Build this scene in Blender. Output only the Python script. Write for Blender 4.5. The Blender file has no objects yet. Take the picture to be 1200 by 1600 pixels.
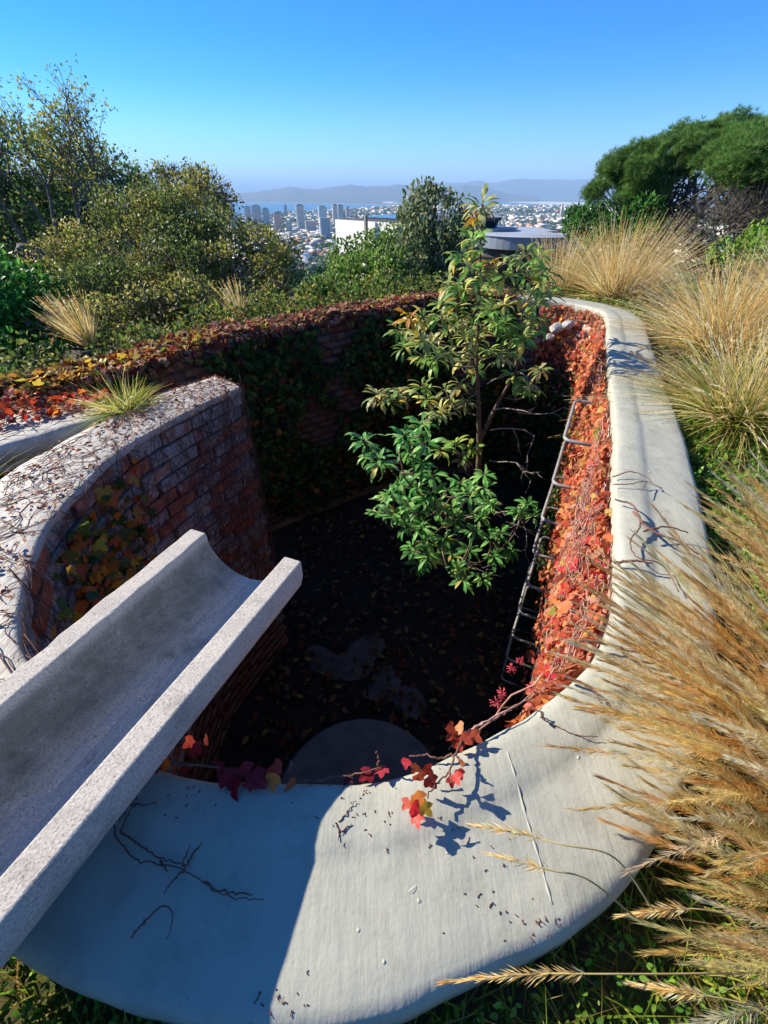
import bpy, bmesh, math, random
import numpy as np
from mathutils import Vector, Matrix, noise as mnoise

random.seed(7)
RNG = np.random.default_rng(11)
scene = bpy.context.scene
col = scene.collection
R = math.radians

# ------------------------------------------------------------------ camera, sky, sun, exposure
PITCH = R(35.7)
FPX = 688.0
CAM = Vector((0, 0, 1.0))
cd = bpy.data.cameras.new('camera')
cd.sensor_fit = 'VERTICAL'; cd.sensor_height = 24.0
cd.lens = FPX / 1600 * 24.0
cd.clip_start = 0.02; cd.clip_end = 150000
cam = bpy.data.objects.new('camera', cd); col.objects.link(cam)
cam.location = CAM; cam.rotation_euler = (R(90) - PITCH, 0, 0)
scene.camera = cam

SUN_EL = R(31)
SH = Vector((-0.906, 0.424)).normalized()
SUN_DIR = Vector((SH.x * math.cos(SUN_EL), SH.y * math.cos(SUN_EL), math.sin(SUN_EL)))
w = bpy.data.worlds.new('World'); scene.world = w; w.use_nodes = True
nt = w.node_tree; nt.nodes.clear()
sky = nt.nodes.new('ShaderNodeTexSky'); sky.sky_type = 'NISHITA'
sky.sun_disc = False
sky.sun_elevation = SUN_EL
sky.sun_rotation = math.atan2(SUN_DIR.x, SUN_DIR.y)
sky.altitude = 2500; sky.air_density = 1.0; sky.dust_density = 0.1; sky.ozone_density = 2.0
# clear dry winter air: the sky's blue deepens evenly with height over the whole dome
wg = nt.nodes.new('ShaderNodeNewGeometry'); wz = nt.nodes.new('ShaderNodeSeparateXYZ')
wn_ = nt.nodes.new('ShaderNodeVectorMath'); wn_.operation = 'MULTIPLY'; wn_.inputs[1].default_value = (-1, -1, -1)
nt.links.new(wg.outputs['Incoming'], wn_.inputs[0]); nt.links.new(wn_.outputs[0], wz.inputs[0])
wr = nt.nodes.new('ShaderNodeValToRGB'); we = wr.color_ramp.elements
SKY_STOPS = [(0.0, (.54, .66, .94)), (.019, (.57, .69, .92)), (.051, (.50, .74, .95)), (.094, (.35, .74, 1.0)), (.149, (.14, .63, 1.04)), (.20, (.06, .57, 1.06)), (.26, (.06, .54, 1.06))]
while len(we) < len(SKY_STOPS): we.new(0.5)
for e_, (p_, c_) in zip(we, SKY_STOPS): e_.position = p_; e_.color = (*c_, 1)
nt.links.new(wz.outputs['Z'], wr.inputs[0])
hs = nt.nodes.new('ShaderNodeMix'); hs.data_type = 'RGBA'; hs.blend_type = 'MULTIPLY'; hs.inputs[0].default_value = 1.0
bg = nt.nodes.new('ShaderNodeBackground'); bg.inputs['Strength'].default_value = 0.098
wo = nt.nodes.new('ShaderNodeOutputWorld')
nt.links.new(sky.outputs[0], hs.inputs[6]); nt.links.new(wr.outputs[0], hs.inputs[7]); nt.links.new(hs.outputs[2], bg.inputs['Color'])
nt.links.new(bg.outputs[0], wo.inputs['Surface'])
sd = bpy.data.lights.new('sun', 'SUN'); sd.energy = 5.0; sd.angle = R(0.5); sd.color = (1.0, 0.90, 0.74)
so = bpy.data.objects.new('sun', sd); col.objects.link(so)
so.rotation_euler = SUN_DIR.to_track_quat('Z', 'Y').to_euler(); so.location = (-6, 3, 8)

vs = scene.view_settings
vs.view_transform = 'Standard'; vs.look = 'None'; vs.gamma = 1; vs.use_curve_mapping = False
vs.exposure = 1.12
HAZE = 6.0e-5
cy = scene.cycles
cy.use_denoising = True
cy.max_bounces = 8; cy.diffuse_bounces = 6; cy.glossy_bounces = 2; cy.transmission_bounces = 4
cy.volume_bounces = 0; cy.transparent_max_bounces = 8
cy.sample_clamp_indirect = 6

# ------------------------------------------------------------------ helpers
def srgb(h):
    h = h.lstrip('#'); out = []
    for i in (0, 2, 4):
        c = int(h[i:i+2], 16) / 255
        out.append(c / 12.92 if c <= 0.04045 else ((c + 0.055) / 1.055) ** 2.4)
    return tuple(out)

def ray(px, py):
    xn = (px - 600) / FPX; un = (800 - py) / FPX
    cp, sp = math.cos(PITCH), math.sin(PITCH)
    return Vector((xn, cp + un * sp, -sp + un * cp))
def at(px, py, Y):            # point of the place seen at a photo pixel, Y metres ahead
    d = ray(px, py); return CAM + d * (Y / d.y)
def atz(px, py, z):           # the same, on a level z
    d = ray(px, py); return CAM + d * ((z - CAM.z) / d.z)

def link(o, parent=None):
    col.objects.link(o)
    if parent is not None: o.parent = parent
    return o
def tag(o, label=None, cat=None, group=None, kind=None):
    if label: o['label'] = label
    if cat: o['category'] = cat
    if group: o['group'] = group
    if kind: o['kind'] = kind
    return o
def empty(name, loc=(0, 0, 0), rz=0):
    o = bpy.data.objects.new(name, None); o.location = loc; o.rotation_euler = (0, 0, rz)
    o.empty_display_size = 0.05
    return link(o)
def pivot(o, loc):            # move an object's origin to loc, geometry unmoved (meshes built in world space)
    o.data.transform(Matrix.Translation(-Vector(loc))); o.location = loc
    return o

def mesh_np(name, V, F, colors=None, smooth=False):
    """V (n,3), F (m,k) equal-sized faces"""
    me = bpy.data.meshes.new(name)
    V = np.ascontiguousarray(V, dtype=np.float32); F = np.ascontiguousarray(F, dtype=np.int32)
    n, (m, k) = len(V), F.shape
    me.vertices.add(n); me.vertices.foreach_set('co', V.ravel())
    me.loops.add(m * k); me.loops.foreach_set('vertex_index', F.ravel())
    me.polygons.add(m)
    me.polygons.foreach_set('loop_start', np.arange(0, m * k, k, dtype=np.int32))
    me.polygons.foreach_set('loop_total', np.full(m, k, dtype=np.int32))
    if smooth: me.polygons.foreach_set('use_smooth', np.ones(m, dtype=bool))
    me.update(calc_edges=True)
    if colors is not None:
        ca = me.color_attributes.new('Col', 'FLOAT_COLOR', 'POINT')
        c4 = np.ones((n, 4), dtype=np.float32); c4[:, :3] = colors
        ca.data.foreach_set('color', c4.ravel())
    me.validate()
    return me
def obj_np(name, V, F, mat, parent=None, colors=None, smooth=False):
    me = mesh_np(name, V, F, colors, smooth); me.materials.append(mat)
    o = bpy.data.objects.new(name, me)
    link(o)
    if parent is not None:
        o.parent = parent
        o.matrix_parent_inverse = Matrix.Translation(-parent.location) if parent.rotation_euler.z == 0 else parent.matrix_basis.inverted()
    return o

class MB:
    """collects verts / faces in world space, builds ONE mesh object"""
    def __init__(s): s.v = []; s.f = []; s.sm = []
    def add(s, v, f, smooth=False):
        b = len(s.v); s.v += [tuple(p) for p in v]; s.f += [tuple(i + b for i in q) for q in f]; s.sm += [smooth] * len(f)
    def box(s, c, size, rot=None, bevel=0):
        hx, hy, hz = [x / 2 for x in size]
        V = [Vector((x, y, z)) for x in (-hx, hx) for y in (-hy, hy) for z in (-hz, hz)]
        if rot is not None: V = [rot @ v for v in V]
        V = [v + Vector(c) for v in V]
        s.add(V, [(0,1,3,2),(4,6,7,5),(0,4,5,1),(2,3,7,6),(0,2,6,4),(1,5,7,3)])
    def tube(s, pts, rad, n=6, caps=True):
        pts = [Vector(p) for p in pts]
        if not hasattr(rad, '__len__'): rad = [rad] * len(pts)
        V = []; F = []
        prev = None
        for i, p in enumerate(pts):
            t = (pts[min(i+1, len(pts)-1)] - pts[max(i-1, 0)])
            if t.length < 1e-9: t = Vector((0, 0, 1))
            t.normalize()
            if prev is None:
                a = Vector((0, 0, 1)) if abs(t.z) < .9 else Vector((1, 0, 0))
                x = t.cross(a).normalized()
            else:
                x = (prev - t * prev.dot(t))
                x = x.normalized() if x.length > 1e-6 else t.orthogonal().normalized()
            prev = x; y = t.cross(x)
            for k in range(n):
                an = 2 * math.pi * k / n
                V.append(p + (x * math.cos(an) + y * math.sin(an)) * rad[i])
        for i in range(len(pts) - 1):
            for k in range(n):
                F.append((i*n+k, i*n+(k+1) % n, (i+1)*n+(k+1) % n, (i+1)*n+k))
        if caps:
            F.append(tuple(range(n))[::-1]); F.append(tuple((len(pts)-1)*n + k for k in range(n)))
        s.add(V, F, True)
    def build(s, name, mat, parent=None, origin=None):
        me = bpy.data.meshes.new(name)
        me.from_pydata(s.v, [], s.f); me.polygons.foreach_set('use_smooth', s.sm)
        me.materials.append(mat); me.update()
        o = bpy.data.objects.new(name, me); link(o)
        if parent is not None:
            o.parent = parent; o.matrix_parent_inverse = parent.matrix_basis.inverted()
        elif origin is not None: pivot(o, origin)
        return o

def catmull(P, n):
    """resample control points (k,d) to n points along a Catmull-Rom, evenly by length of first 2 dims"""
    P = np.asarray(P, float); k = len(P)
    Q = np.vstack([2*P[0]-P[1], P, 2*P[-1]-P[-2]])
    out = []
    for i in range(k - 1):
        p0, p1, p2, p3 = Q[i], Q[i+1], Q[i+2], Q[i+3]
        t = np.linspace(0, 1, 40, endpoint=False)[:, None]
        out.append(0.5*((2*p1)+(-p0+p2)*t+(2*p0-5*p1+4*p2-p3)*t**2+(-p0+3*p1-3*p2+p3)*t**3))
    out = np.vstack(out + [P[-1:]])
    d = np.r_[0, np.cumsum(np.linalg.norm(np.diff(out[:, :2], axis=0), axis=1))]
    s = np.linspace(0, d[-1], n)
    return np.stack([np.interp(s, d, out[:, j]) for j in range(P.shape[1])], 1)

# ---- materials
def new_mat(name):
    m = bpy.data.materials.new(name); m.use_nodes = True
    nt = m.node_tree; b = nt.nodes['Principled BSDF']; return m, nt, b
def N(nt, typ, **kw):
    n = nt.nodes.new(typ)
    for k, v in kw.items():
        if k in n.inputs: n.inputs[k].default_value = v
        else: setattr(n, k, v)
    return n
def ramp(nt, stops, fac=None, interp='LINEAR'):
    r = nt.nodes.new('ShaderNodeValToRGB'); r.color_ramp.interpolation = interp
    e = r.color_ramp.elements
    while len(e) < len(stops): e.new(0.5)
    for x, (p, c) in zip(e, stops):
        x.position = p; x.color = (*c, 1) if len(c) == 3 else c
    if fac is not None: nt.links.new(fac, r.inputs[0])
    return r
def noise_mat(name, stops, scale, rough=0.85, bump=0.3, bscale=None, detail=8, dist=0.01, spec=0.3, second=None, coord='Object', bdetail=8):
    """colour from noise through a ramp, bump from finer noise; second=(stops2, scale2, lo, hi) overlays patches"""
    m, nt, b = new_mat(name); L = nt.links.new
    tc = N(nt, 'ShaderNodeTexCoord')
    n1 = N(nt, 'ShaderNodeTexNoise', Scale=scale, Detail=detail, Roughness=0.62)
    L(tc.outputs[coord], n1.inputs['Vector'])
    r = ramp(nt, stops, n1.outputs['Fac']); c = r.outputs[0]
    if second:
        st2, sc2, lo, hi = second
        n2 = N(nt, 'ShaderNodeTexNoise', Scale=sc2, Detail=6, Roughness=0.7)
        L(tc.outputs[coord], n2.inputs['Vector'])
        mk = ramp(nt, [(lo, (0,0,0)), (hi, (1,1,1))], n2.outputs['Fac'])
        n3 = N(nt, 'ShaderNodeTexNoise', Scale=scale*1.7, Detail=5); L(tc.outputs[coord], n3.inputs['Vector'])
        r2 = ramp(nt, st2, n3.outputs['Fac'])
        mx = N(nt, 'ShaderNodeMix', data_type='RGBA')
        L(mk.outputs[0], mx.inputs[0]); L(c, mx.inputs[6]); L(r2.outputs[0], mx.inputs[7]); c = mx.outputs[2]
    L(c, b.inputs['Base Color'])
    b.inputs['Roughness'].default_value = rough; b.inputs['Specular IOR Level'].default_value = spec
    if bump:
        nb = N(nt, 'ShaderNodeTexNoise', Scale=bscale or scale*6, Detail=bdetail, Roughness=0.6)
        L(tc.outputs[coord], nb.inputs['Vector'])
        bp = N(nt, 'ShaderNodeBump', Strength=bump, Distance=dist)
        L(nb.outputs['Fac'], bp.inputs['Height']); L(bp.outputs[0], b.inputs['Normal'])
    return m
def leaf_mat(name, trans=0.35, rough=0.5, spec=0.35, source='attr', tint=(1, 1, 1)):
    m, nt, b = new_mat(name); L = nt.links.new
    if source == 'attr':
        a = N(nt, 'ShaderNodeAttribute'); a.attribute_name = 'Col'; c = a.outputs['Color']
    else:
        a = N(nt, 'ShaderNodeObjectInfo'); c = a.outputs['Color']
    tc = N(nt, 'ShaderNodeTexCoord')
    n1 = N(nt, 'ShaderNodeTexNoise', Scale=40.0, Detail=3); L(tc.outputs['Object'], n1.inputs['Vector'])
    rr = ramp(nt, [(0.3, (0.75, 0.75, 0.75)), (0.7, (1.15, 1.1, 1.0))], n1.outputs['Fac'])
    mx = N(nt, 'ShaderNodeMix', data_type='RGBA', blend_type='MULTIPLY'); mx.inputs[0].default_value = 1
    L(c, mx.inputs[6]); L(rr.outputs[0], mx.inputs[7])
    L(mx.outputs[2], b.inputs['Base Color'])
    b.inputs['Roughness'].default_value = rough; b.inputs['Specular IOR Level'].default_value = spec
    if trans:
        t = N(nt, 'ShaderNodeBsdfTranslucent'); L(mx.outputs[2], t.inputs['Color'])
        ms = N(nt, 'ShaderNodeMixShader'); ms.inputs[0].default_value = trans
        L(b.outputs[0], ms.inputs[1]); L(t.outputs[0], ms.inputs[2])
        L(ms.outputs[0], nt.nodes['Material Output'].inputs['Surface'])
    return m
def flat(name, c, rough=0.7, metal=0.0, spec=0.4):
    m = noise_mat(name, [(0.3, tuple(x*0.88 for x in c)), (0.7, tuple(min(1, x*1.08) for x in c))], 6.0, rough=rough, bump=0.05, spec=spec)
    m.node_tree.nodes['Principled BSDF'].inputs['Metallic'].default_value = metal
    return m

M = {}
def coping_mat(name, base, dark, stain, bumps=0.35):
    m, nt, b = new_mat(name); L = nt.links.new
    tc = N(nt, 'ShaderNodeTexCoord')
    n1 = N(nt, 'ShaderNodeTexNoise', Scale=4.0, Detail=9, Roughness=0.65); L(tc.outputs['Object'], n1.inputs['Vector'])
    r = ramp(nt, [(0.28, dark), (0.5, base), (0.75, tuple(min(1, x*1.09) for x in base))], n1.outputs['Fac'])
    # fine specks and faint dirty runs
    n2 = N(nt, 'ShaderNodeTexNoise', Scale=75.0, Detail=4); L(tc.outputs['Object'], n2.inputs['Vector'])
    k2 = ramp(nt, [(0.70, (0,0,0)), (0.76, (1,1,1))], n2.outputs['Fac'])
    n3 = N(nt, 'ShaderNodeTexNoise', Scale=9.0, Detail=7, Roughness=0.75); L(tc.outputs['Object'], n3.inputs['Vector'])
    k3 = ramp(nt, [(0.50, (0,0,0)), (0.74, (0.72,0.72,0.72))], n3.outputs['Fac'])
    mx = N(nt, 'ShaderNodeMix', data_type='RGBA'); L(k3.outputs[0], mx.inputs[0]); L(r.outputs[0], mx.inputs[6]); mx.inputs[7].default_value = (*stain, 1)
    m2 = N(nt, 'ShaderNodeMath', operation='MULTIPLY'); m2.inputs[1].default_value = 0.5; L(k2.outputs[0], m2.inputs[0])
    mx2 = N(nt, 'ShaderNodeMix', data_type='RGBA'); L(m2.outputs[0], mx2.inputs[0]); L(mx.outputs[2], mx2.inputs[6]); mx2.inputs[7].default_value = (0.16, 0.13, 0.10, 1)
    L(mx2.outputs[2], b.inputs['Base Color'])
    b.inputs['Roughness'].default_value = 0.6; b.inputs['Specular IOR Level'].default_value = 0.3
    # trowel ridges + grit
    mp = N(nt, 'ShaderNodeMapping'); mp.inputs['Scale'].default_value = (60, 9, 20); L(tc.outputs['Object'], mp.inputs['Vector'])
    nb = N(nt, 'ShaderNodeTexNoise', Scale=1.0, Detail=6, Roughness=0.6); L(mp.outputs[0], nb.inputs['Vector'])
    nb2 = N(nt, 'ShaderNodeTexNoise', Scale=130.0, Detail=5); L(tc.outputs['Object'], nb2.inputs['Vector'])
    nb3 = N(nt, 'ShaderNodeTexNoise', Scale=14.0, Detail=5); L(tc.outputs['Object'], nb3.inputs['Vector'])
    ad = N(nt, 'ShaderNodeMath', operation='MULTIPLY_ADD'); L(nb2.outputs['Fac'], ad.inputs[0]); ad.inputs[1].default_value = 0.35; L(nb.outputs['Fac'], ad.inputs[2])
    ad2 = N(nt, 'ShaderNodeMath', operation='MULTIPLY_ADD'); L(nb3.outputs['Fac'], ad2.inputs[0]); ad2.inputs[1].default_value = 1.6; L(ad.outputs[0], ad2.inputs[2])
    bp = N(nt, 'ShaderNodeBump', Strength=bumps, Distance=0.006); L(ad2.outputs[0], bp.inputs['Height']); L(bp.outputs[0], b.inputs['Normal'])
    return m
M['coping'] = coping_mat('painted_plaster', (0.365, 0.37, 0.31), (0.305, 0.315, 0.27), (0.22, 0.215, 0.17), .26)
M['coping_old'] = coping_mat('weathered_plaster', (0.40, 0.385, 0.35), (0.29, 0.275, 0.25), (0.15, 0.12, 0.09), 0.6)
M['mortar'] = noise_mat('old_mortar', [(0.3, (0.10, 0.085, 0.075)), (0.6, (0.24, 0.20, 0.18))], 9, bump=0.8, bscale=60, second=([(0.4, (0.12,0.07,0.05)), (0.7, (0.3,0.27,0.24))], 3, .45, .6))
M['concrete'] = noise_mat('speckled_concrete', [(0.28, (0.14, 0.13, 0.12)), (0.42, (0.39, 0.36, 0.315)), (0.6, (0.51, 0.47, 0.42)), (0.75, (0.60, 0.555, 0.50))], 230, rough=0.9, bump=0.5, bscale=220, dist=0.004, detail=5,
                          second=([(0.35, (0.10, 0.095, 0.075)), (0.7, (0.30, 0.285, 0.23))], 5.5, 0.54, 0.74))
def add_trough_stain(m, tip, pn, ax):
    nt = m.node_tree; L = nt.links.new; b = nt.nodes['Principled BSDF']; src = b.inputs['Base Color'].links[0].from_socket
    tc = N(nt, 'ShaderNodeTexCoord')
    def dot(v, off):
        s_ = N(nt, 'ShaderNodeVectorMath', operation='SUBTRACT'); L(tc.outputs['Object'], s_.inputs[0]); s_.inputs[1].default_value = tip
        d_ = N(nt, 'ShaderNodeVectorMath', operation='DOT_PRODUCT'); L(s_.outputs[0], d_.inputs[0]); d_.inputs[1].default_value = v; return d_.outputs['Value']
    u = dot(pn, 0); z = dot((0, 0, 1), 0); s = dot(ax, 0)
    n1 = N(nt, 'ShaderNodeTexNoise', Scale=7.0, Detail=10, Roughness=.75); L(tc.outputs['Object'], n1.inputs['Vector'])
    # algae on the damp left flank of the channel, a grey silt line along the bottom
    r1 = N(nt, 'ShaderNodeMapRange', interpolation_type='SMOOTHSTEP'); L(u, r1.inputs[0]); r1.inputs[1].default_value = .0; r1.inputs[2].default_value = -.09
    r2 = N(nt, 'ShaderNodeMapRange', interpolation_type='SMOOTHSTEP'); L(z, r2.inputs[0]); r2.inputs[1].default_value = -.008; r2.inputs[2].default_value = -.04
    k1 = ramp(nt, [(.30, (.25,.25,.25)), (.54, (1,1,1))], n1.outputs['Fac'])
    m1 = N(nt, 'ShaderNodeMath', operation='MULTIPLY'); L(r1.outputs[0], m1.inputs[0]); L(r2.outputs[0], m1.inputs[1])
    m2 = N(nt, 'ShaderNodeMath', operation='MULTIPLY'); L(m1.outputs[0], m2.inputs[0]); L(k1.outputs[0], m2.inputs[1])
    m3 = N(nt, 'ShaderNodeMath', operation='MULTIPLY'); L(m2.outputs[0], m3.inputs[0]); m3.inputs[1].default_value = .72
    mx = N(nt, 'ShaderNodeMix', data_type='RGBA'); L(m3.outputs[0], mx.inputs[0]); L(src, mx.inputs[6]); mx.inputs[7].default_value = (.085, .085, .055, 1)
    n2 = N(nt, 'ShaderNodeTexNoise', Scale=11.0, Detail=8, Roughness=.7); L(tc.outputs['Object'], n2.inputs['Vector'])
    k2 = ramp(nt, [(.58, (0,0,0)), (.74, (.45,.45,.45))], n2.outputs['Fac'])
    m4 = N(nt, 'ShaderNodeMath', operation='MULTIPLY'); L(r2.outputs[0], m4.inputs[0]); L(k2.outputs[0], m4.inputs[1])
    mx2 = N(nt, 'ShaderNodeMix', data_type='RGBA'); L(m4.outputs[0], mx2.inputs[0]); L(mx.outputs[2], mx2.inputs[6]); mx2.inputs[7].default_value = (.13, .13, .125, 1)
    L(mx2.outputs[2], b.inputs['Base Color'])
M['dirt'] = noise_mat('pit_soil', [(0.3, (0.012, 0.010, 0.008)), (0.6, (0.032, 0.026, 0.019)), (0.8, (0.06, 0.05, 0.037))], 7, bump=0.9, bscale=30, dist=0.03)
M['stone'] = noise_mat('flag_stone', [(0.3, (0.045, 0.042, 0.036)), (0.65, (0.11, 0.10, 0.09))], 5, bump=0.6, bscale=40)
M['disc'] = noise_mat('disc_concrete', [(0.3, (0.10, 0.10, 0.10)), (0.65, (0.17, 0.17, 0.168))], 6, bump=0.3, bscale=90)
M['steel'] = noise_mat('galvanised_steel', [(0.3, (0.13, 0.13, 0.13)), (0.55, (0.27, 0.27, 0.27)), (0.8, (0.36, 0.36, 0.35))], 30, rough=0.6, bump=0.2, spec=0.4,
                       second=([(0.4, (0.16,0.09,0.05)), (0.6, (0.25,0.18,0.13))], 25, .60, .7))
M['steel'].node_tree.nodes['Principled BSDF'].inputs['Metallic'].default_value = 0.2
M['bark'] = noise_mat('bark', [(0.3, (0.06, 0.042, 0.03)), (0.7, (0.19, 0.14, 0.10))], 25, bump=0.7, bscale=80)
M['bark_grey'] = noise_mat('grey_bark', [(0.3, (0.07, 0.06, 0.05)), (0.7, (0.20, 0.175, 0.15))], 12, bump=0.7, bscale=50)
M['twig_pale'] = noise_mat('bleached_twig', [(0.3, (0.30, 0.24, 0.21)), (0.7, (0.5, 0.42, 0.38))], 30, bump=0.3)
M['vine'] = noise_mat('creeper_stem', [(0.3, (0.075, 0.036, 0.028)), (0.7, (0.22, 0.115, 0.085))], 30, bump=0.4, bscale=120)
M['vine_pink'] = noise_mat('young_creeper_stem', [(0.3, (0.28, 0.13, 0.10)), (0.7, (0.50, 0.32, 0.26))], 30, bump=0.3, bscale=120)
M['leaf'] = leaf_mat('leaf', 0.45, rough=.6, spec=.22)
M['leaf_obj'] = leaf_mat('leaf_single', 0.45, source='obj')
M['leaf_gloss'] = leaf_mat('glossy_leaf', 0.42, rough=0.5, spec=0.28)
M['leaf_gloss_obj'] = leaf_mat('glossy_leaf_single', 0.42, rough=0.45, spec=0.35, source='obj')
M['leaf_dull'] = leaf_mat('dull_leaf', 0.35, rough=0.7, spec=0.2)
M['straw'] = leaf_mat('dry_grass', 0.55, rough=0.9, spec=0.05)
M['straw_obj'] = leaf_mat('dry_grass_single', 0.30, rough=0.55, spec=0.3, source='obj')
# ------------------------------------------------------------------ plan of the pit (x, y, z of the wall tops)
A_IN = [(-0.925,2.77,0),(-1.105,2.38,0),(-1.255,1.99,0),(-1.285,1.6,0),(-1.235,1.22,0),(-1.04,0.82,0),(-0.80,0.60,0)]
A_OUT = [(-1.16,2.98,0),(-1.38,2.66,0),(-1.54,2.24,0),(-1.67,1.72,0),(-1.64,1.20,0),(-1.40,0.66,0),(-1.03,0.38,0)]
B_IN = [(-0.80,0.60,0),(-0.50,0.455,0),(-0.25,0.425,0),(0,0.432,0),(0.174,0.49,0),(0.391,0.60,0),(0.55,0.72,0),(0.68,0.89,0),(0.78,1.08,0),(0.85,1.26,0),
        (1.02,1.68,0),(1.27,2.27,0),(1.67,3.31,0),(2.05,4.25,0),(2.28,4.85,0),(2.30,5.2,0),(2.08,5.58,0),(1.6,5.80,0)]
B_OUT = [(-1.03,0.38,0),(-0.66,0.18,0),(-0.33,0.09,0),(-0.05,0.085,0),(0.14,0.13,0),(0.36,0.21,0),(0.56,0.34,0),(0.80,0.58,0),(0.98,0.85,0),(1.14,1.13,0),
         (1.34,1.56,0),(1.59,2.14,0),(2.0,3.18,0),(2.38,4.13,0),(2.63,4.80,0),(2.64,5.3,0),(2.32,5.88,0),(1.66,6.16,0)]
C_IN = [(1.6,5.80,0),(0.75,5.75,0),(0,5.36,-.03),(-0.6,5.0,-.06),(-1.4,4.45,-.11),(-2.2,3.72,-.19),(-2.84,3.05,-.25),(-3.4,2.2,-.32)]
C_OUT = [(1.63,6.10,0),(0.72,6.05,0),(-0.14,5.63,-.03),(-0.77,5.26,-.06),(-1.60,4.71,-.11),(-2.43,3.95,-.19),(-3.10,3.22,-.25),(-3.70,2.34,-.32)]
D_IN = [(-1.72,2.66,-.02),(-2.16,2.36,-.02),(-2.62,1.86,-.02),(-3.2,1.15,-.02)]          # far edge of the second kerb (towards the passage)
D_OUT = [(-1.48,2.45,-.02),(-1.88,2.03,-.02),(-2.30,1.50,-.02),(-2.85,.8,-.02)]
FLOOR_Z = -2.6

def mid(a, b, t=0.5):
    return [tuple(np.array(p) * (1-t) + np.array(q) * t) for p, q in zip(a, b)]
poly = [p[:2] for p in catmull(mid(B_IN, B_OUT), 120)] + [p[:2] for p in catmull(mid(C_IN, C_OUT, .4), 60)] \
     + [(-3.3, 1.5)] + [p[:2] for p in catmull(mid(D_IN, D_OUT), 20)][::-1] + [p[:2] for p in catmull(mid(A_IN, A_OUT), 60)]
poly = np.array(poly)
def in_poly(x, y, P):
    inside = np.zeros(x.shape, bool); j = len(P) - 1
    for i in range(len(P)):
        xi, yi = P[i]; xj, yj = P[j]
        if yi != yj:
            inside ^= ((yi > y) != (yj > y)) & (x < (xj - xi) * (y - yi) / (yj - yi) + xi)
        j = i
    return inside

# near and far shore of the bay, as slope-of-azimuth x/y -> distance
def px_az(px): d = ray(px, 306); return d.x / d.y
SEA_Z = -150.0
def px_dist(px, py): d = ray(px, py); return (SEA_Z - CAM.z) / d.z * d.y
_near = [(0,340),(300,337),(420,334.5),(500,331.5),(560,329),(600,325.5),(640,321.5),(655,320)]
_far = [(0,314.5),(300,315.2),(400,315.8),(500,317.2),(600,320),(640,321.2),(655,321)]
NEAR_AZ = [px_az(a) for a, b in _near]; NEAR_D = [px_dist(a, b) for a, b in _near]
FAR_AZ = [px_az(a) for a, b in _far]; FAR_D = [px_dist(a, b) for a, b in _far]

def softmax0(v, k): return k * np.logaddexp(0, v / k)
def ground_z(x, y):
    x = np.asarray(x, float); y = np.asarray(y, float)
    z = -0.15 + 0.03 * np.clip(x - .5, 0, 2) - 0.17 * softmax0(y - 6.9, 0.4) + 0.04 * softmax0(-y - 1.5, 0.6) - 0.10 * softmax0(-x - 3.6, .3) * np.exp(-np.maximum(y - 30, 0) / 60) * (np.abs(x) < 60)
    z = np.minimum(z, 250)
    db = np.clip(-.64 * x + .77 * y - 4.75, -3, 2.6)
    z = z - .5 * softmax0(db, .1) * (x < 3.0) * (y < 60) * (x > -40)
    und = 0.05 * np.sin(x * .9 + 1.3) * np.sin(y * .8) * np.clip((y - 6) / 6, 0, 1)
    z = z + und
    floor = -147.6
    z = np.where(y > 30, floor + softmax0(z - floor, 14), z)
    # bay
    az = x / np.maximum(y, 1)
    nd = np.interp(az, NEAR_AZ, NEAR_D); fd = np.interp(az, FAR_AZ, FAR_D)
    s = np.minimum(y - nd, fd - y)
    s = np.where((y > 2000) & (az < NEAR_AZ[-1]), s, -500)
    z = np.where(y > 2000, z - np.clip(s / 60, -0.6, 7), z)
    # gentle swell on the far plain
    z = z + np.where((y > 5000) & (s < -100), 18 * (np.sin(x / 2300 + .4) * np.sin(y / 3100) + .3), 0)
    return z

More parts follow.
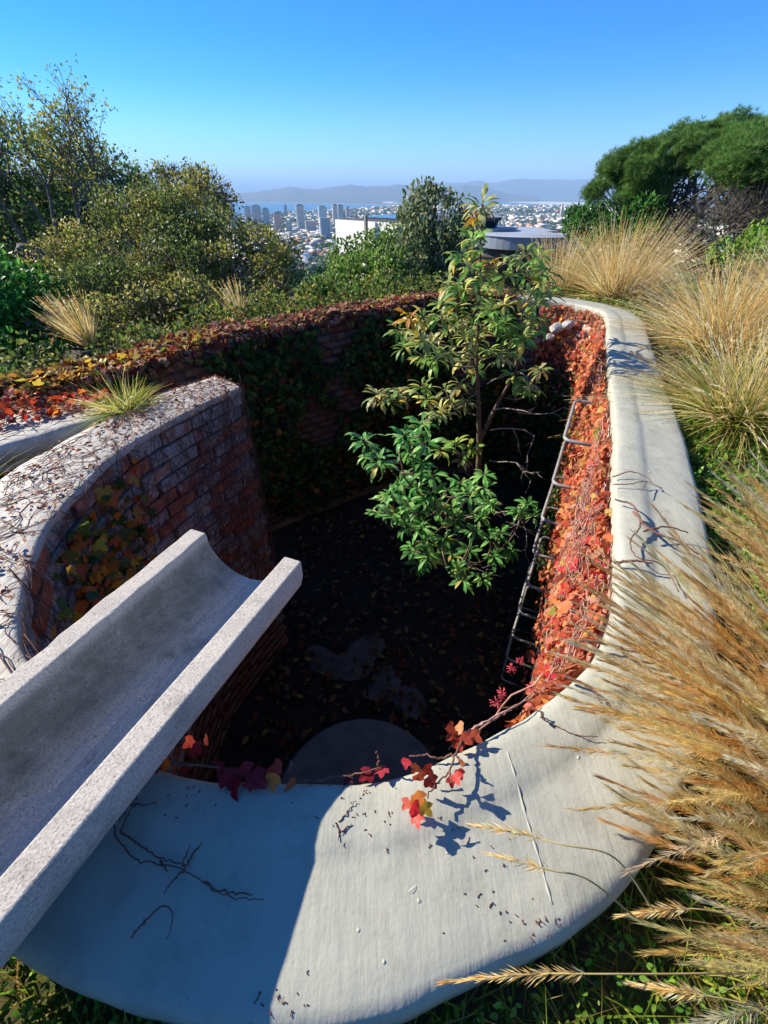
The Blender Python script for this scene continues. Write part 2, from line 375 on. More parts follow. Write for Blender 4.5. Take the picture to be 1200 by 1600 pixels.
def build_ground():
    cx, cyy = 0.2, 2.9
    rr = np.r_[np.arange(0.0, 7.0, 0.075), np.geomspace(7.0, 90000, 150)]
    th = np.r_[np.linspace(-0.8, 0.8, 560, endpoint=False), np.linspace(0.8, 2*np.pi - 0.8, 220, endpoint=False)]   # angle from +Y
    n_t = len(th)
    X = cx + rr[:, None] * np.sin(th)[None]; Y = cyy + rr[:, None] * np.cos(th)[None]
    Z = ground_z(X, Y)
    near = (np.abs(X) < 8) & (np.abs(Y) < 10)
    ins = np.zeros_like(near); ins[near] = in_poly(X[near], Y[near], poly)
    Z[ins] = FLOOR_Z - 0.02
    groove = np.zeros_like(near)
    gp = np.array([p[:2] for p in A_OUT] + [(-2.9, .4)] + [p[:2] for p in D_OUT][::-1])
    groove[near] = in_poly(X[near], Y[near], gp)
    Z[groove & ~ins] = -0.17
    V = np.stack([X, Y, Z], -1).reshape(-1, 3)
    i = np.arange(len(rr) - 1)[:, None]; j = np.arange(n_t)[None]; j2 = (j + 1) % n_t
    F = np.stack([i*n_t + j, i*n_t + j2, (i+1)*n_t + j2, (i+1)*n_t + j], -1).reshape(-1, 4)[:, ::-1]
    # material: garden soil near, suburb and scrub far
    m, nt, b = new_mat('ground_soil'); L = nt.links.new
    g = N(nt, 'ShaderNodeNewGeometry'); sx = N(nt, 'ShaderNodeSeparateXYZ'); L(g.outputs['Position'], sx.inputs[0])
    n1 = N(nt, 'ShaderNodeTexNoise', Scale=2.2, Detail=9, Roughness=.7); L(g.outputs['Position'], n1.inputs['Vector'])
    r1 = ramp(nt, [(0.35, (0.035, 0.026, 0.016)), (0.5, (0.075, 0.06, 0.03)), (0.62, (0.05, 0.07, 0.018)), (0.8, (0.15, 0.12, 0.06))], n1.outputs['Fac'])
    n2 = N(nt, 'ShaderNodeTexNoise', Scale=0.006, Detail=12, Roughness=.78); L(g.outputs['Position'], n2.inputs['Vector'])
    r2 = ramp(nt, [(0.38, (0.035, 0.055, 0.03)), (0.5, (0.07, 0.085, 0.05)), (0.56, (0.17, 0.15, 0.125)), (0.63, (0.10, 0.10, 0.08)), (0.72, (0.26, 0.24, 0.21))], n2.outputs['Fac'])
    mr = N(nt, 'ShaderNodeMapRange'); L(sx.outputs['Y'], mr.inputs[0]); mr.inputs[1].default_value = 60; mr.inputs[2].default_value = 400
    mx = N(nt, 'ShaderNodeMix', data_type='RGBA'); L(mr.outputs[0], mx.inputs[0]); L(r1.outputs[0], mx.inputs[6]); L(r2.outputs[0], mx.inputs[7])
    # the far beach: sand just above the water line
    z1 = N(nt, 'ShaderNodeMapRange'); L(sx.outputs['Z'], z1.inputs[0]); z1.inputs[1].default_value = -148.4; z1.inputs[2].default_value = -148.0; z1.inputs[3].default_value = 1; z1.inputs[4].default_value = 0
    y1 = N(nt, 'ShaderNodeMath', operation='GREATER_THAN'); L(sx.outputs['Y'], y1.inputs[0]); y1.inputs[1].default_value = 7000
    mm = N(nt, 'ShaderNodeMath', operation='MULTIPLY'); L(z1.outputs[0], mm.inputs[0]); L(y1.outputs[0], mm.inputs[1])
    mx2 = N(nt, 'ShaderNodeMix', data_type='RGBA'); L(mm.outputs[0], mx2.inputs[0]); L(mx.outputs[2], mx2.inputs[6]); mx2.inputs[7].default_value = (0.6, 0.58, 0.52, 1)
    L(mx2.outputs[2], b.inputs['Base Color']); b.inputs['Roughness'].default_value = 0.95; b.inputs['Specular IOR Level'].default_value = 0.1
    nb = N(nt, 'ShaderNodeTexNoise', Scale=14.0, Detail=8); L(g.outputs['Position'], nb.inputs['Vector'])
    bp = N(nt, 'ShaderNodeBump', Strength=.8, Distance=.03); L(nb.outputs['Fac'], bp.inputs['Height']); L(bp.outputs[0], b.inputs['Normal'])
    o = obj_np('ground', V, F, m, smooth=False); o['kind'] = 'structure'
    return o
build_ground()

# sea
m, nt, b = new_mat('sea_water')
b.inputs['Base Color'].default_value = (0.035, 0.14, 0.24, 1); b.inputs['Roughness'].default_value = 0.35
n_ = N(nt, 'ShaderNodeTexNoise', Scale=0.01, Detail=6); g_ = N(nt, 'ShaderNodeNewGeometry'); nt.links.new(g_.outputs['Position'], n_.inputs['Vector'])
bp_ = N(nt, 'ShaderNodeBump', Strength=.25, Distance=8.0); nt.links.new(n_.outputs['Fac'], bp_.inputs['Height']); nt.links.new(bp_.outputs[0], b.inputs['Normal'])
V = np.array([[-40000, 2500, SEA_Z], [3500, 2500, SEA_Z], [3500, 30000, SEA_Z], [-40000, 30000, SEA_Z]], float)
sea = obj_np('sea', V, np.array([[0, 1, 2, 3]]), m); sea['kind'] = 'structure'

# pit floor
V = []; nx = 50; ny = 48
for j in range(ny):
    for i in range(nx):
        x = -3.7 + 6.3 * i / (nx-1); y = .2 + 5.9 * j / (ny-1)
        V.append((x, y, FLOOR_Z + 0.03 * mnoise.noise(Vector((x*1.5, y*1.5, 0))) + .05 * max(0, y-3.2)))
F = [(j*nx+i, j*nx+i+1, (j+1)*nx+i+1, (j+1)*nx+i) for j in range(ny-1) for i in range(nx-1)]
o = obj_np('pit_floor', np.array(V), np.array(F), M['dirt'], smooth=True); o['kind'] = 'structure'

# ------------------------------------------------------------------ walls
def loft(pin, pout, prof, n, name, mat, parent, wob=0.0, caps=True, seed=0, wobx=0.0, close_bottom=False):
    a = catmull(pin, n); b_ = catmull_match(pin, pout, n)
    k = len(prof); V = []
    for i in range(n):
        for q, (t, z) in enumerate(prof):
            p = a[i] * (1 - t) + b_[i] * t
            zz = z
            if wob:
                s = i * 0.05
                zz += wob * mnoise.noise(Vector((p[0]*5 + seed, p[1]*5, t*2))) + wob*.5*mnoise.noise(Vector((p[0]*16 + seed, p[1]*16, t*4)))
                e = wobx * (mnoise.noise(Vector((p[0]*4, p[1]*4, 7.7 + seed))) + .6*mnoise.noise(Vector((p[0]*13, p[1]*13, 3.1 + seed)))) if q < k*.25 or q > k*.75 else 0
                d = (b_[i] - a[i]); d = d / np.linalg.norm(d[:2]); p = p + d * e
            V.append((p[0], p[1], p[2] + zz))
    F = []
    for i in range(n - 1):
        for q in range(k - 1):
            F.append((i*k+q, i*k+q+1, (i+1)*k+q+1, (i+1)*k+q))
    mb = MB(); mb.add(V, F, True)
    if caps:
        mb.add([V[q] for q in range(k)], [tuple(range(k))], False)
        mb.add([V[(n-1)*k + q] for q in range(k)], [tuple(range(k))[::-1]], False)
    return mb.build(name, mat, parent)
def catmull_match(pin, pout, n):
    """outer line resampled at the same control parameter as the inner one"""
    both = np.hstack([np.asarray(pin, float), np.asarray(pout, float)])
    return catmull(both, n)[:, 3:]

PROF_B = [(0.06,-.10),(0.0,-.095),(-.004,-.06),(0.0,-.024),(.015,-.009),(.04,-.003),(.10,.001),(.18,.003),(.27,.003),(.33,.001),(.37,-.003),(.40,-.006),(.44,-.007),(.52,-.008),(.65,-.010),(.8,-.013),(.92,-.017),(.97,-.023),(.992,-.034),(1.0,-.05),(1.0,-.11),(.93,-.12)]
PROF_A = [(0.06,-.04),(0.004,-.036),(.0,-.025),(-.002,-.012),(.008,-.003),(.03,.0),(.12,.003),(.3,.005),(.5,.004),(.7,.004),(.88,.002),(.975,.0),(.995,-.008),(1.0,-.04),(1.0,-.10),(.9,-.10)]
CORE = [(0.10,-2.75),(0.10,-.06),(0.9,-.06),(0.9,-2.75)]

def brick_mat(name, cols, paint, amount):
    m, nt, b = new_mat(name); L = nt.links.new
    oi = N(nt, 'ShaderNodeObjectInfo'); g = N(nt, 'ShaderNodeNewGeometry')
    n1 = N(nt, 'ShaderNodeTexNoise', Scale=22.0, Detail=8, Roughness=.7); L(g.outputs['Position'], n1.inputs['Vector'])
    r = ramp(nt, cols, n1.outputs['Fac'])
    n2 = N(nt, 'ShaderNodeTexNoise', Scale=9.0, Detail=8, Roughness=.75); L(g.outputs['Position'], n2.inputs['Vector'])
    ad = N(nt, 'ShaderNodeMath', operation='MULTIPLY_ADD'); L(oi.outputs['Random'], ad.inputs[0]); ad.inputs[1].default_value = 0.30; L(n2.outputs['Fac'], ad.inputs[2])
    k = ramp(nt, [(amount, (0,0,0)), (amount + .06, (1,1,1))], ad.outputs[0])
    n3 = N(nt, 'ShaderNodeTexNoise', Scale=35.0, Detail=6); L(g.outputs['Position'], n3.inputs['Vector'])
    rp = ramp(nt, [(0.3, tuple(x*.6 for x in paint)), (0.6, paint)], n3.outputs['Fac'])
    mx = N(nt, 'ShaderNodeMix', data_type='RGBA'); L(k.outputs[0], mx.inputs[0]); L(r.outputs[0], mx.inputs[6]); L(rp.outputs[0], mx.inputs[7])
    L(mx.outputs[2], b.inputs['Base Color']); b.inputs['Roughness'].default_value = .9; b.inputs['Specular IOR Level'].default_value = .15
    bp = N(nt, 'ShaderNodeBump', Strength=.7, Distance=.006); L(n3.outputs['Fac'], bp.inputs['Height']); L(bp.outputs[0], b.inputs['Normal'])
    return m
M['brick'] = brick_mat('old_brick', [(0.3, (0.20, 0.055, 0.035)), (0.5, (0.34, 0.11, 0.065)), (0.7, (0.42, 0.20, 0.13))], (0.33, 0.31, 0.30), .62)
M['brick_white'] = brick_mat('whitewashed_brick', [(0.3, (0.22, 0.08, 0.06)), (0.6, (0.34, 0.17, 0.12))], (0.33, 0.31, 0.30), .50)
M['brick_dirty'] = brick_mat('mossy_brick', [(0.3, (0.07, 0.035, 0.025)), (0.5, (0.14, 0.065, 0.045)), (0.7, (0.17, 0.12, 0.09))], (0.15, 0.14, 0.12), .56)  # darker, greyer brick for the back wall and the lower courses
M['brick_pink'] = brick_mat('pink_painted_brick', [(0.3, (0.40, 0.12, 0.09)), (0.6, (0.52, 0.22, 0.17))], (0.62, 0.55, 0.52), .56)

def brick_mesh(name, l, h, d, mat, seed):
    rn = random.Random(seed)
    bm = bmesh.new(); bmesh.ops.create_cube(bm, size=1)
    for v in bm.verts:
        v.co = Vector((v.co.x*l, v.co.y*d, v.co.z*h)) + Vector((rn.uniform(-.004,.004), rn.uniform(-.003,.003), rn.uniform(-.003,.003)))
    bmesh.ops.bevel(bm, geom=list(bm.edges), offset=.006, segments=1, affect='EDGES')
    me = bpy.data.meshes.new(name); bm.to_mesh(me); bm.free(); me.materials.append(mat); return me
def course_points(pin, z0, z1, step_l=.226, step_h=.082, side=1, inset=.012, pout=None):
    """positions of bricks laid along the inner line, course by course"""
    P = catmull(pin, 400); O = catmull_match(pin, pout, 400)
    d = np.r_[0, np.cumsum(np.linalg.norm(np.diff(P[:, :2], axis=0), axis=1))]
    res = []
    nc = int((z0 - z1) / step_h)
    for c in range(nc):
        s = (0.5 if c % 2 else 0.0) * step_l + step_l*.5
        while s < d[-1] - .1:
            i = min(398, int(np.searchsorted(d, s)))
            p = P[i]; t = P[i+1][:2] - P[i][:2]; t /= np.linalg.norm(t)
            o = (O[i] - P[i])[:2]; o /= np.linalg.norm(o)
            res.append((Vector((p[0] + o[0]*(inset + .045), p[1] + o[1]*(inset + .045), p[2] + z0 - (c + .5) * step_h)), math.atan2(t[1], t[0])))
            s += step_l
    return res

# --- the stub wall (spiral end)
stub = tag(empty('curved_brick_wall', (-1.3, 1.7, FLOOR_Z)), 'curved whitewashed brick wall with a pale plaster top, ending free inside the pit', 'wall')
loft(A_IN, A_OUT, PROF_A, 110, 'coping', M['coping_old'], stub, wob=.006, seed=3, wobx=.007)
loft(A_IN, A_OUT, [(0.155,-2.75),(0.155,-.06),(0.9,-.06),(0.9,-2.75)], 60, 'mortar_core', M['mortar'], stub)
bms = [brick_mesh('brick', .214, .069, .09, M['brick'], s) for s in range(4)] + [brick_mesh('brick', .214, .069, .09, M['brick_white'], s) for s in range(4)]
rb = random.Random(5)
stub_bricks = []
for p, a in course_points(A_IN, -.04, -1.95, pout=A_OUT):
    me = bms[rb.choice([0,1,2,3,4,5,6,7,0,1,2])]
    o = bpy.data.objects.new('brick', me); col.objects.link(o); o.parent = stub
    o.location = p - stub.location + Vector((rb.uniform(-.006,.006), rb.uniform(-.006,.006), 0))
    o.rotation_euler = (rb.uniform(-.02,.02), rb.uniform(-.015,.015), a + rb.uniform(-.03,.03) + (math.pi if rb.random() < .5 else 0))
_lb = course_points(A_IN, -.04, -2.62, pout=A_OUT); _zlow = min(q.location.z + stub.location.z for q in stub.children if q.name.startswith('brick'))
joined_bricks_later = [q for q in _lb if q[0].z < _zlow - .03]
# end face of the stub wall
e0 = Vector((-0.925,2.77,0)); e1 = Vector((-1.16,2.98,0)); et = (e1-e0).normalized()
nrm = Vector((-et.y, et.x, 0)); nrm = nrm if nrm.y > 0 else -nrm
for c in range(24):
    p = e0 + et * (.17 if c % 2 else .19) + nrm * (-.035)
    o = bpy.data.objects.new('brick', bms[rb.choice(range(8))]); col.objects.link(o); o.parent = stub
    o.location = p + Vector((0, 0, -.04 - (c+.5)*.082)) - stub.location
    o.rotation_euler = (0, 0, math.atan2(et.y, et.x) + rb.uniform(-.03, .03))

def joined_bricks(name, pts, mats, parent, l=.214, h=.069, d=.09):
    V = []; F = []
    base = np.array([(x, y, z) for x in (-.5,.5) for y in (-.5,.5) for z in (-.5,.5)]) * np.array([l, d, h])
    fq = np.array([(0,1,3,2),(4,6,7,5),(0,4,5,1),(2,3,7,6),(0,2,6,4),(1,5,7,3)])
    for n_, (p, a) in enumerate(pts):
        a += rb.uniform(-.03, .03); c, s = math.cos(a), math.sin(a)
        q = base + rb.uniform(0, .004)
        V.append(np.stack([q[:,0]*c - q[:,1]*s + p.x + rb.uniform(-.005,.005), q[:,0]*s + q[:,1]*c + p.y + rb.uniform(-.005,.005), q[:,2] + p.z], 1)); F.append(fq + 8*n_)
    o = obj_np(name, np.vstack(V), np.vstack(F), mats, parent); o['kind'] = 'stuff'; return o

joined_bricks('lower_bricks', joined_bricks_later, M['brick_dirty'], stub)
# --- near rim and right-hand wall
rim = tag(empty('pit_retaining_wall', (1.2, 2.1, FLOOR_Z)), 'brick pit wall with broad smooth grey plaster coping, curving from the foreground up the right side', 'wall')
loft(B_IN, B_OUT, PROF_B, 300, 'coping', M['coping'], rim, wob=.0045, seed=1, wobx=.006)
loft(B_IN, B_OUT, [(0.18,-2.75),(0.18,-.06),(0.9,-.06),(0.9,-2.75)], 150, 'mortar_core', M['mortar'], rim)
_bb = course_points(B_IN, -.105, -2.6, pout=B_OUT)
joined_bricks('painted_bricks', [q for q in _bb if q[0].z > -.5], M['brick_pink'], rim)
joined_bricks('bricks', [q for q in _bb if q[0].z <= -.5], M['brick_dirty'], rim)  # rim bricks below the pink top band take the darker brick colour
# --- back wall
back = tag(empty('pit_back_wall', (-1.4, 4.6, FLOOR_Z)), 'long shaded brick wall closing the far side of the pit under creeper', 'wall')
loft(C_IN, C_OUT, PROF_A, 120, 'coping', M['coping_old'], back, wob=.02, seed=5, wobx=.02)
loft(C_IN, C_OUT, [(0.18,-2.75),(0.18,-.06),(0.9,-.06),(0.9,-2.75)], 60, 'mortar_core', M['mortar'], back)
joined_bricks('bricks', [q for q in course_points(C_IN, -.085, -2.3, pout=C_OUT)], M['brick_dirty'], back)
# --- second kerb beside the stub wall, closing wall of the passage
kerb = tag(empty('plaster_kerb', (-2.1, 2.1, -1)), 'low weathered plaster kerb behind the curved brick wall at the left edge', 'kerb')
loft(D_IN, D_OUT, PROF_A, 60, 'coping', M['coping_old'], kerb, wob=.008, seed=9, wobx=.008)
loft(D_IN, D_OUT, [(0.12,-2.7),(0.12,-.05),(0.97,-.05),(0.97,-2.7)], 30, 'plaster_face', M['coping_old'], kerb)

# pale stones set in the far corner of the right wall
stw = tag(empty('broken_stone', (2.02, 5.42, -.25)), 'pale grey broken stone stuck out of the pink wall at the far corner', 'stone')
def rock_mesh(name, r, seed, mat, sub=2, squash=(1,1,.7)):
    bm = bmesh.new(); bmesh.ops.create_icosphere(bm, subdivisions=sub, radius=r)
    for v in bm.verts:
        f = 1 + .35 * mnoise.noise(v.co / r * 1.1 + Vector((seed*7.3, seed*3.1, 0))) + .12 * mnoise.noise(v.co / r * 3 + Vector((seed, 0, 0)))
        v.co = Vector((v.co.x*squash[0]*f, v.co.y*squash[1]*f, v.co.z*squash[2]*f))
    me = bpy.data.meshes.new(name); bm.to_mesh(me); bm.free(); me.materials.append(mat); return me
M['stone_pale'] = noise_mat('pale_stone', [(0.3, (0.25, 0.24, 0.23)), (0.65, (0.5, 0.49, 0.47))], 14, bump=.7, bscale=60)
for k, (dx, dy, dz, r) in enumerate([(0, -.0, 0, .085), (.08, -.09, .05, .07), (-.05, .05, -.12, .06)]):
    o = bpy.data.objects.new('stone_lump', rock_mesh('stone_lump', r, k + 2, M['stone_pale'])); link(o, stw); o.location = (dx, dy, dz)

# ------------------------------------------------------------------ concrete water chute
AX = Vector((.378, .926, 0)).normalized(); PN = Vector((.926, -.378, 0)).normalized()
TIP = Vector((-.401, .970, .19))
chute = tag(empty('concrete_chute', TIP - AX * .9 + Vector((0, 0, -.19))), 'speckled concrete half-round water chute projecting over the pit from the left', 'chute')
def chute_profile():
    hw, rim_w, d_in, d_out = .19, .054, .128, .182
    out = [(-hw, 0), (-hw - .002, -.05)]
    for k in range(1, 12):
        a = math.pi + math.pi * k / 12
        out.append((hw * math.cos(a) if True else 0, -.05 + (d_out - .05) * math.sin(a)))
    out += [(hw + .002, -.05), (hw, 0)]
    iw = hw - rim_w; inn = [(iw, 0)]
    for k in range(1, 14):
        a = -math.pi * k / 14
        inn.append((iw * math.cos(a) * (1.0), d_in * math.sin(a)))
    inn.append((-iw, 0))
    return out + inn, len(out), len(inn)
prof, no, ni = chute_profile()
L_CH = 2.1; NS = 70; V = []; F = []
for i in range(NS):
    s = -L_CH * (i / (NS-1)) ** 1.0
    for q, (u, z) in enumerate(prof):
        e = .0028 * mnoise.noise(Vector((s*14, u*22, z*22))) + .0018 * mnoise.noise(Vector((s*60, u*60, z*60)))
        back_cut = (-.012 * max(0, -z/.18)) if i == 0 else 0
        p = TIP + AX * (s + back_cut) + PN * (u * (1 + e/.19)) + Vector((0, 0, z + e))
        V.append(p)
K = len(prof)
for i in range(NS-1):
    for q in range(K):
        q2 = (q+1) % K; F.append((i*K+q, (i+1)*K+q, (i+1)*K+q2, i*K+q2))
mb = MB(); mb.add(V, F, False)
# ends: strips between outer and inner lines
def cap(base, flip):
    fs = []
    outer = list(range(no)); inner = list(range(K-1, no-1, -1))
    for k in range(no-1):
        a0, a1 = outer[k], outer[k+1]
        b0 = inner[round(k*(ni-1)/(no-1))]; b1 = inner[round((k+1)*(ni-1)/(no-1))]
        f = (base+a0, base+a1, base+b1, base+b0) if b0 != b1 else (base+a0, base+a1, base+b0)
        fs.append(f[::-1] if flip else f)
    return fs
mb.f += cap(0, False) + cap((NS-1)*K, True); mb.sm += [False] * (2*(no-1))
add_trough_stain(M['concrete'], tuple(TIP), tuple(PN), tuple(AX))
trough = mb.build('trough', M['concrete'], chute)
bv = trough.modifiers.new('bevel', 'BEVEL'); bv.width = .004; bv.segments = 2; bv.limit_method = 'ANGLE'; bv.angle_limit = R(50)
mb = MB(); mb.box(TIP - AX*.60 - PN*.01 + Vector((0,0,-.19)), (.20, .12, .05), Matrix.Rotation(math.atan2(PN.y, PN.x), 3, 'Z'))
mb.build('mortar_pad', M['coping'], chute)

# ------------------------------------------------------------------ step irons
FA = Vector((1.33, 2.94, 0)); NE = Vector((1.06, 2.36, 0))
wd = (FA - NE).normalized(); wn = Vector((wd.y, -wd.x, 0))
def step_mesh():
    hl = (FA - NE).length / 2; pr = .30; rc = .05
    pts = [Vector((hl, -pr, 0))]
    for k in range(7):
        a = R(90) * k / 6
        pts.append(Vector((hl - rc + rc*math.cos(a), -rc + rc*math.sin(a), 0)))
    for k in range(7):
        a = R(90) + R(90) * k / 6
        pts.append(Vector((-hl + rc + rc*math.cos(a), -rc + rc*math.sin(a), 0)))
    pts.append(Vector((-hl, -pr, 0)))
    mb = MB(); mb.tube(pts, .0105, 10); return mb
ang = math.atan2(wd.y, wd.x)
sm = step_mesh()
words = ['topmost', 'second', 'third', 'fourth', 'fifth', 'sixth', 'seventh', 'eighth', 'ninth']
first = None
for k in range(9):
    if first is None:
        o = sm.build('step_iron', M['steel']); first = o
    else:
        o = first.copy(); link(o)
    o.location = (FA + NE) / 2 + Vector((0, 0, -.16 - .3 * k - .0)) + Vector((random.uniform(-.01,.01), random.uniform(-.015,.015), 0))
    o.rotation_euler = (random.uniform(-.02,.02), random.uniform(-.03,.03), ang + random.uniform(-.02,.02))
    tag(o, f'{words[k]} bent steel step iron from the top on the creeper-covered right wall', 'step iron', 'step irons down the right wall')

# ------------------------------------------------------------------ disc and stones on the floor
mb = MB(); n = 64; r = .62; c = Vector((-.16, 1.32, -2.46)); V = []; F = []
rings = [(0, 0), (r-.02, 0), (r, -.02), (r, -.16)]
V.append(c)
for rr_, zz in rings[1:]:
    for k in range(n): V.append(c + Vector((rr_*math.cos(2*math.pi*k/n), rr_*math.sin(2*math.pi*k/n), zz)))
for k in range(n): F.append((0, 1+k, 1+(k+1) % n))
for q in range(2):
    for k in range(n): F.append((1+q*n+k, 1+(q+1)*n+k, 1+(q+1)*n+(k+1) % n, 1+q*n+(k+1) % n))
mb.add(V, F, False)
tag(mb.build('concrete_disc', M['disc'], origin=c), 'round flat concrete disc lying on the dark pit floor', 'disc')
for k, (px, py, r, lab) in enumerate([(545,1042,.19,'pale flat flagstone beyond the concrete disc on the pit floor, larger one'), (600,1070,.17,'small flagstone on the pit floor right of the larger flagstone'),
                                 (505,1030,.17,'grey stone at the foot of the curved wall, left of the flagstones'), (570,1015,.2,'dark flagstone on the pit floor, farthest from the concrete disc'),(640,1095,.15,'rough stone on the pit floor touching the disc on its right')]):
    o = bpy.data.objects.new('flagstone', rock_mesh('flagstone', r, k, M['stone'], 2, (1.2, .8, .22))); link(o)
    o.location = atz(px, py, FLOOR_Z + .03); o.rotation_euler = (0, 0, k*1.3)
    tag(o, lab, 'stone', 'stones on the pit floor')
# ------------------------------------------------------------------ foliage helpers
def unit(a): return a / np.maximum(np.linalg.norm(a, axis=-1, keepdims=True), 1e-9)
def frames(d, n):
    y = unit(np.asarray(d, float)); n = np.asarray(n, float)
    z = n - y * (n * y).sum(-1, keepdims=True)
    bad = np.linalg.norm(z, axis=-1) < 1e-4
    z[bad] = np.cross(y[bad], [0.31, 0.87, 0.2]); z = unit(z); x = np.cross(y, z)
    return np.stack([x, y, z], -1)
def tri(F): return np.array(F, int)
T_RHOMB = (np.array([(0,0,0),(-.33,.45,.10),(0,1,-.06),(.33,.45,.10)], float), tri([(0,2,1),(0,3,2)]))
T_OVAL = (np.array([(0,0,0),(-.24,.3,.07),(.24,.3,.07),(0,.35,0),(-.22,.65,.05),(.22,.65,.05),(0,.68,-.01),(0,1,-.10)], float),
          tri([(0,3,1),(0,2,3),(1,3,4),(3,6,4),(2,5,3),(3,5,6),(4,6,7),(6,5,7)]))
T_LONG = (np.array([(0,0,0),(-.10,.28,.045),(.10,.28,.045),(0,.3,.01),(-.155,.58,.0),(.155,.58,.0),(0,.6,-.04),(-.10,.84,-.12),(.10,.84,-.12),(0,.85,-.15),(0,1,-.28)], float),
          tri([(0,3,1),(0,2,3),(1,3,4),(3,6,4),(2,5,3),(3,5,6),(4,6,7),(6,9,7),(5,8,6),(6,8,9),(7,9,10),(9,8,10)]))
T_IVY = (np.array([(0,0,0),(0,.38,.0),(-.28,-.06,.04),(-.56,.22,.02),(-.62,.52,-.06),(-.30,.55,.05),(-.20,.85,.03),(0,1.08,-.10),(.20,.85,.03),(.30,.55,.05),(.62,.52,-.06),(.56,.22,.02),(.28,-.06,.04)], float),
         tri([(1,2,0),(1,3,2),(1,4,3),(1,5,4),(1,6,5),(1,7,6),(1,8,7),(1,9,8),(1,10,9),(1,11,10),(1,12,11),(1,0,12)]))
def batch(T, pos, Rm, size):
    V0, F0 = T; n = len(pos)
    V = np.einsum('nij,kj->nki', Rm, V0) * np.asarray(size)[:, None, None] + np.asarray(pos)[:, None, :]
    F = F0[None] + (np.arange(n) * len(V0))[:, None, None]
    return V.reshape(-1, 3), F.reshape(-1, 3)
def pal(n, items, jit=.18, rng=None):
    """n colours drawn from [(hex, weight)], jittered"""
    rng = rng or RNG
    c = np.array([srgb(h) for h, _ in items]); wt = np.array([x for _, x in items], float); wt /= wt.sum()
    i = rng.choice(len(items), n, p=wt)
    return np.clip(c[i] * (1 + jit * rng.standard_normal((n, 1))) * (1 + jit*.5 * rng.standard_normal((n, 3))), .004, .9)
def leaves(name, T, pos, d, nrm, size, colors, mat, parent, singles=0, smat=None, sname='leaf', variants=3):
    """leaves as one joined part of kind stuff; the `singles` that show largest are objects of their own"""
    pos = np.asarray(pos, float); size = np.asarray(size, float); Rm = frames(d, nrm)
    n = len(pos)
    if singles:
        vis = size / np.linalg.norm(pos - np.array(CAM), axis=1)
        order = np.argsort(-vis); one = order[:singles]; rest = order[singles:]
        mes = []
        for k in range(variants):
            V0, F0 = T; V1 = V0.copy()
            rr = np.random.default_rng(50 + k)
            V1[:, 2] += .05 * rr.standard_normal(len(V1)) - (.10 * k) * (V1[:, 1] - .4) ** 2 - .12 * k * np.abs(V1[:, 0])
            me = mesh_np(sname, V1, F0); me.materials.append(smat); mes.append(me)
        pinv = Matrix.Translation(-parent.location) if parent is not None else Matrix()
        for i in one:
            o = bpy.data.objects.new(sname, mes[int(i) % variants]); col.objects.link(o); o.parent = parent
            m4 = Matrix(Rm[i] * size[i]).to_4x4(); m4.translation = Vector(pos[i])
            o.matrix_basis = pinv @ m4
            o.color = (*colors[i], 1)
    else: rest = np.arange(n)
    if len(rest):
        V, F = batch(T, pos[rest], Rm[rest], size[rest])
        o = obj_np(name, V, F, mat, parent, colors=np.repeat(colors[rest], len(T[0]), 0)); o['kind'] = 'stuff'
        return o
def rnd_dir(n, rng=None):
    return unit((rng or RNG).standard_normal((n, 3)))

class Path:
    def __init__(s, pin, pout, n=500):
        s.P = catmull(pin, n); s.O = catmull_match(pin, pout, n); s.n = n
        s.d = np.r_[0, np.cumsum(np.linalg.norm(np.diff(s.P[:, :2], axis=0), axis=1))]; s.L = s.d[-1]
        t = np.gradient(s.P[:, :2], axis=0); s.T = unit(np.c_[t, np.zeros(n)])
        o = s.P - s.O; o[:, 2] = 0; s.Nn = unit(o)          # points into the pit
    def s_of(s, x, y): return s.d[np.argmin((s.P[:, 0]-x)**2 + (s.P[:, 1]-y)**2)]
    def at(s, sv, z, off):
        i = np.clip(np.searchsorted(s.d, sv), 0, s.n-1)
        p = s.P[i] + s.Nn[i] * np.asarray(off)[..., None]
        p = p.copy(); p[..., 2] = p[..., 2] + z
        return p, s.Nn[i], s.T[i]
PA, PB, PC, PD = Path(A_IN, A_OUT), Path(B_IN, B_OUT), Path(C_IN, C_OUT), Path(D_IN, D_OUT)

def wall_vines(path, s0, s1, zlo, zhi, n, rad, mat, parent, name, off=.012, steps=10, seed=1, horiz=.4, length=.6):
    rn = random.Random(seed); mb = MB()
    for k in range(n):
        sv = rn.uniform(s0, s1); z = rn.uniform(zlo, zhi); a = rn.choice([-1, 1]) * rn.gauss(math.pi/2, horiz)
        pts = []; l = length * rn.uniform(.5, 1.5); st = l / steps; o = off + rn.uniform(0, .02)
        for q in range(steps):
            p, nn, tt = path.at(np.array(sv), z, np.array(o + .012 * math.sin(q*1.3 + k)))
            pts.append(Vector(p)); a += rn.gauss(0, .28); sv += math.cos(a) * st; z += math.sin(a) * st
            if z > zhi + .02: a = -abs(a)
            if z < zlo - .3: break
        if len(pts) > 2:
            r = rad * rn.uniform(.5, 1.5); mb.tube(pts, [r * (1 - .6*i/len(pts)) for i in range(len(pts))], 4, caps=False)
    o = mb.build(name, mat, parent); o['kind'] = 'stuff'; return o

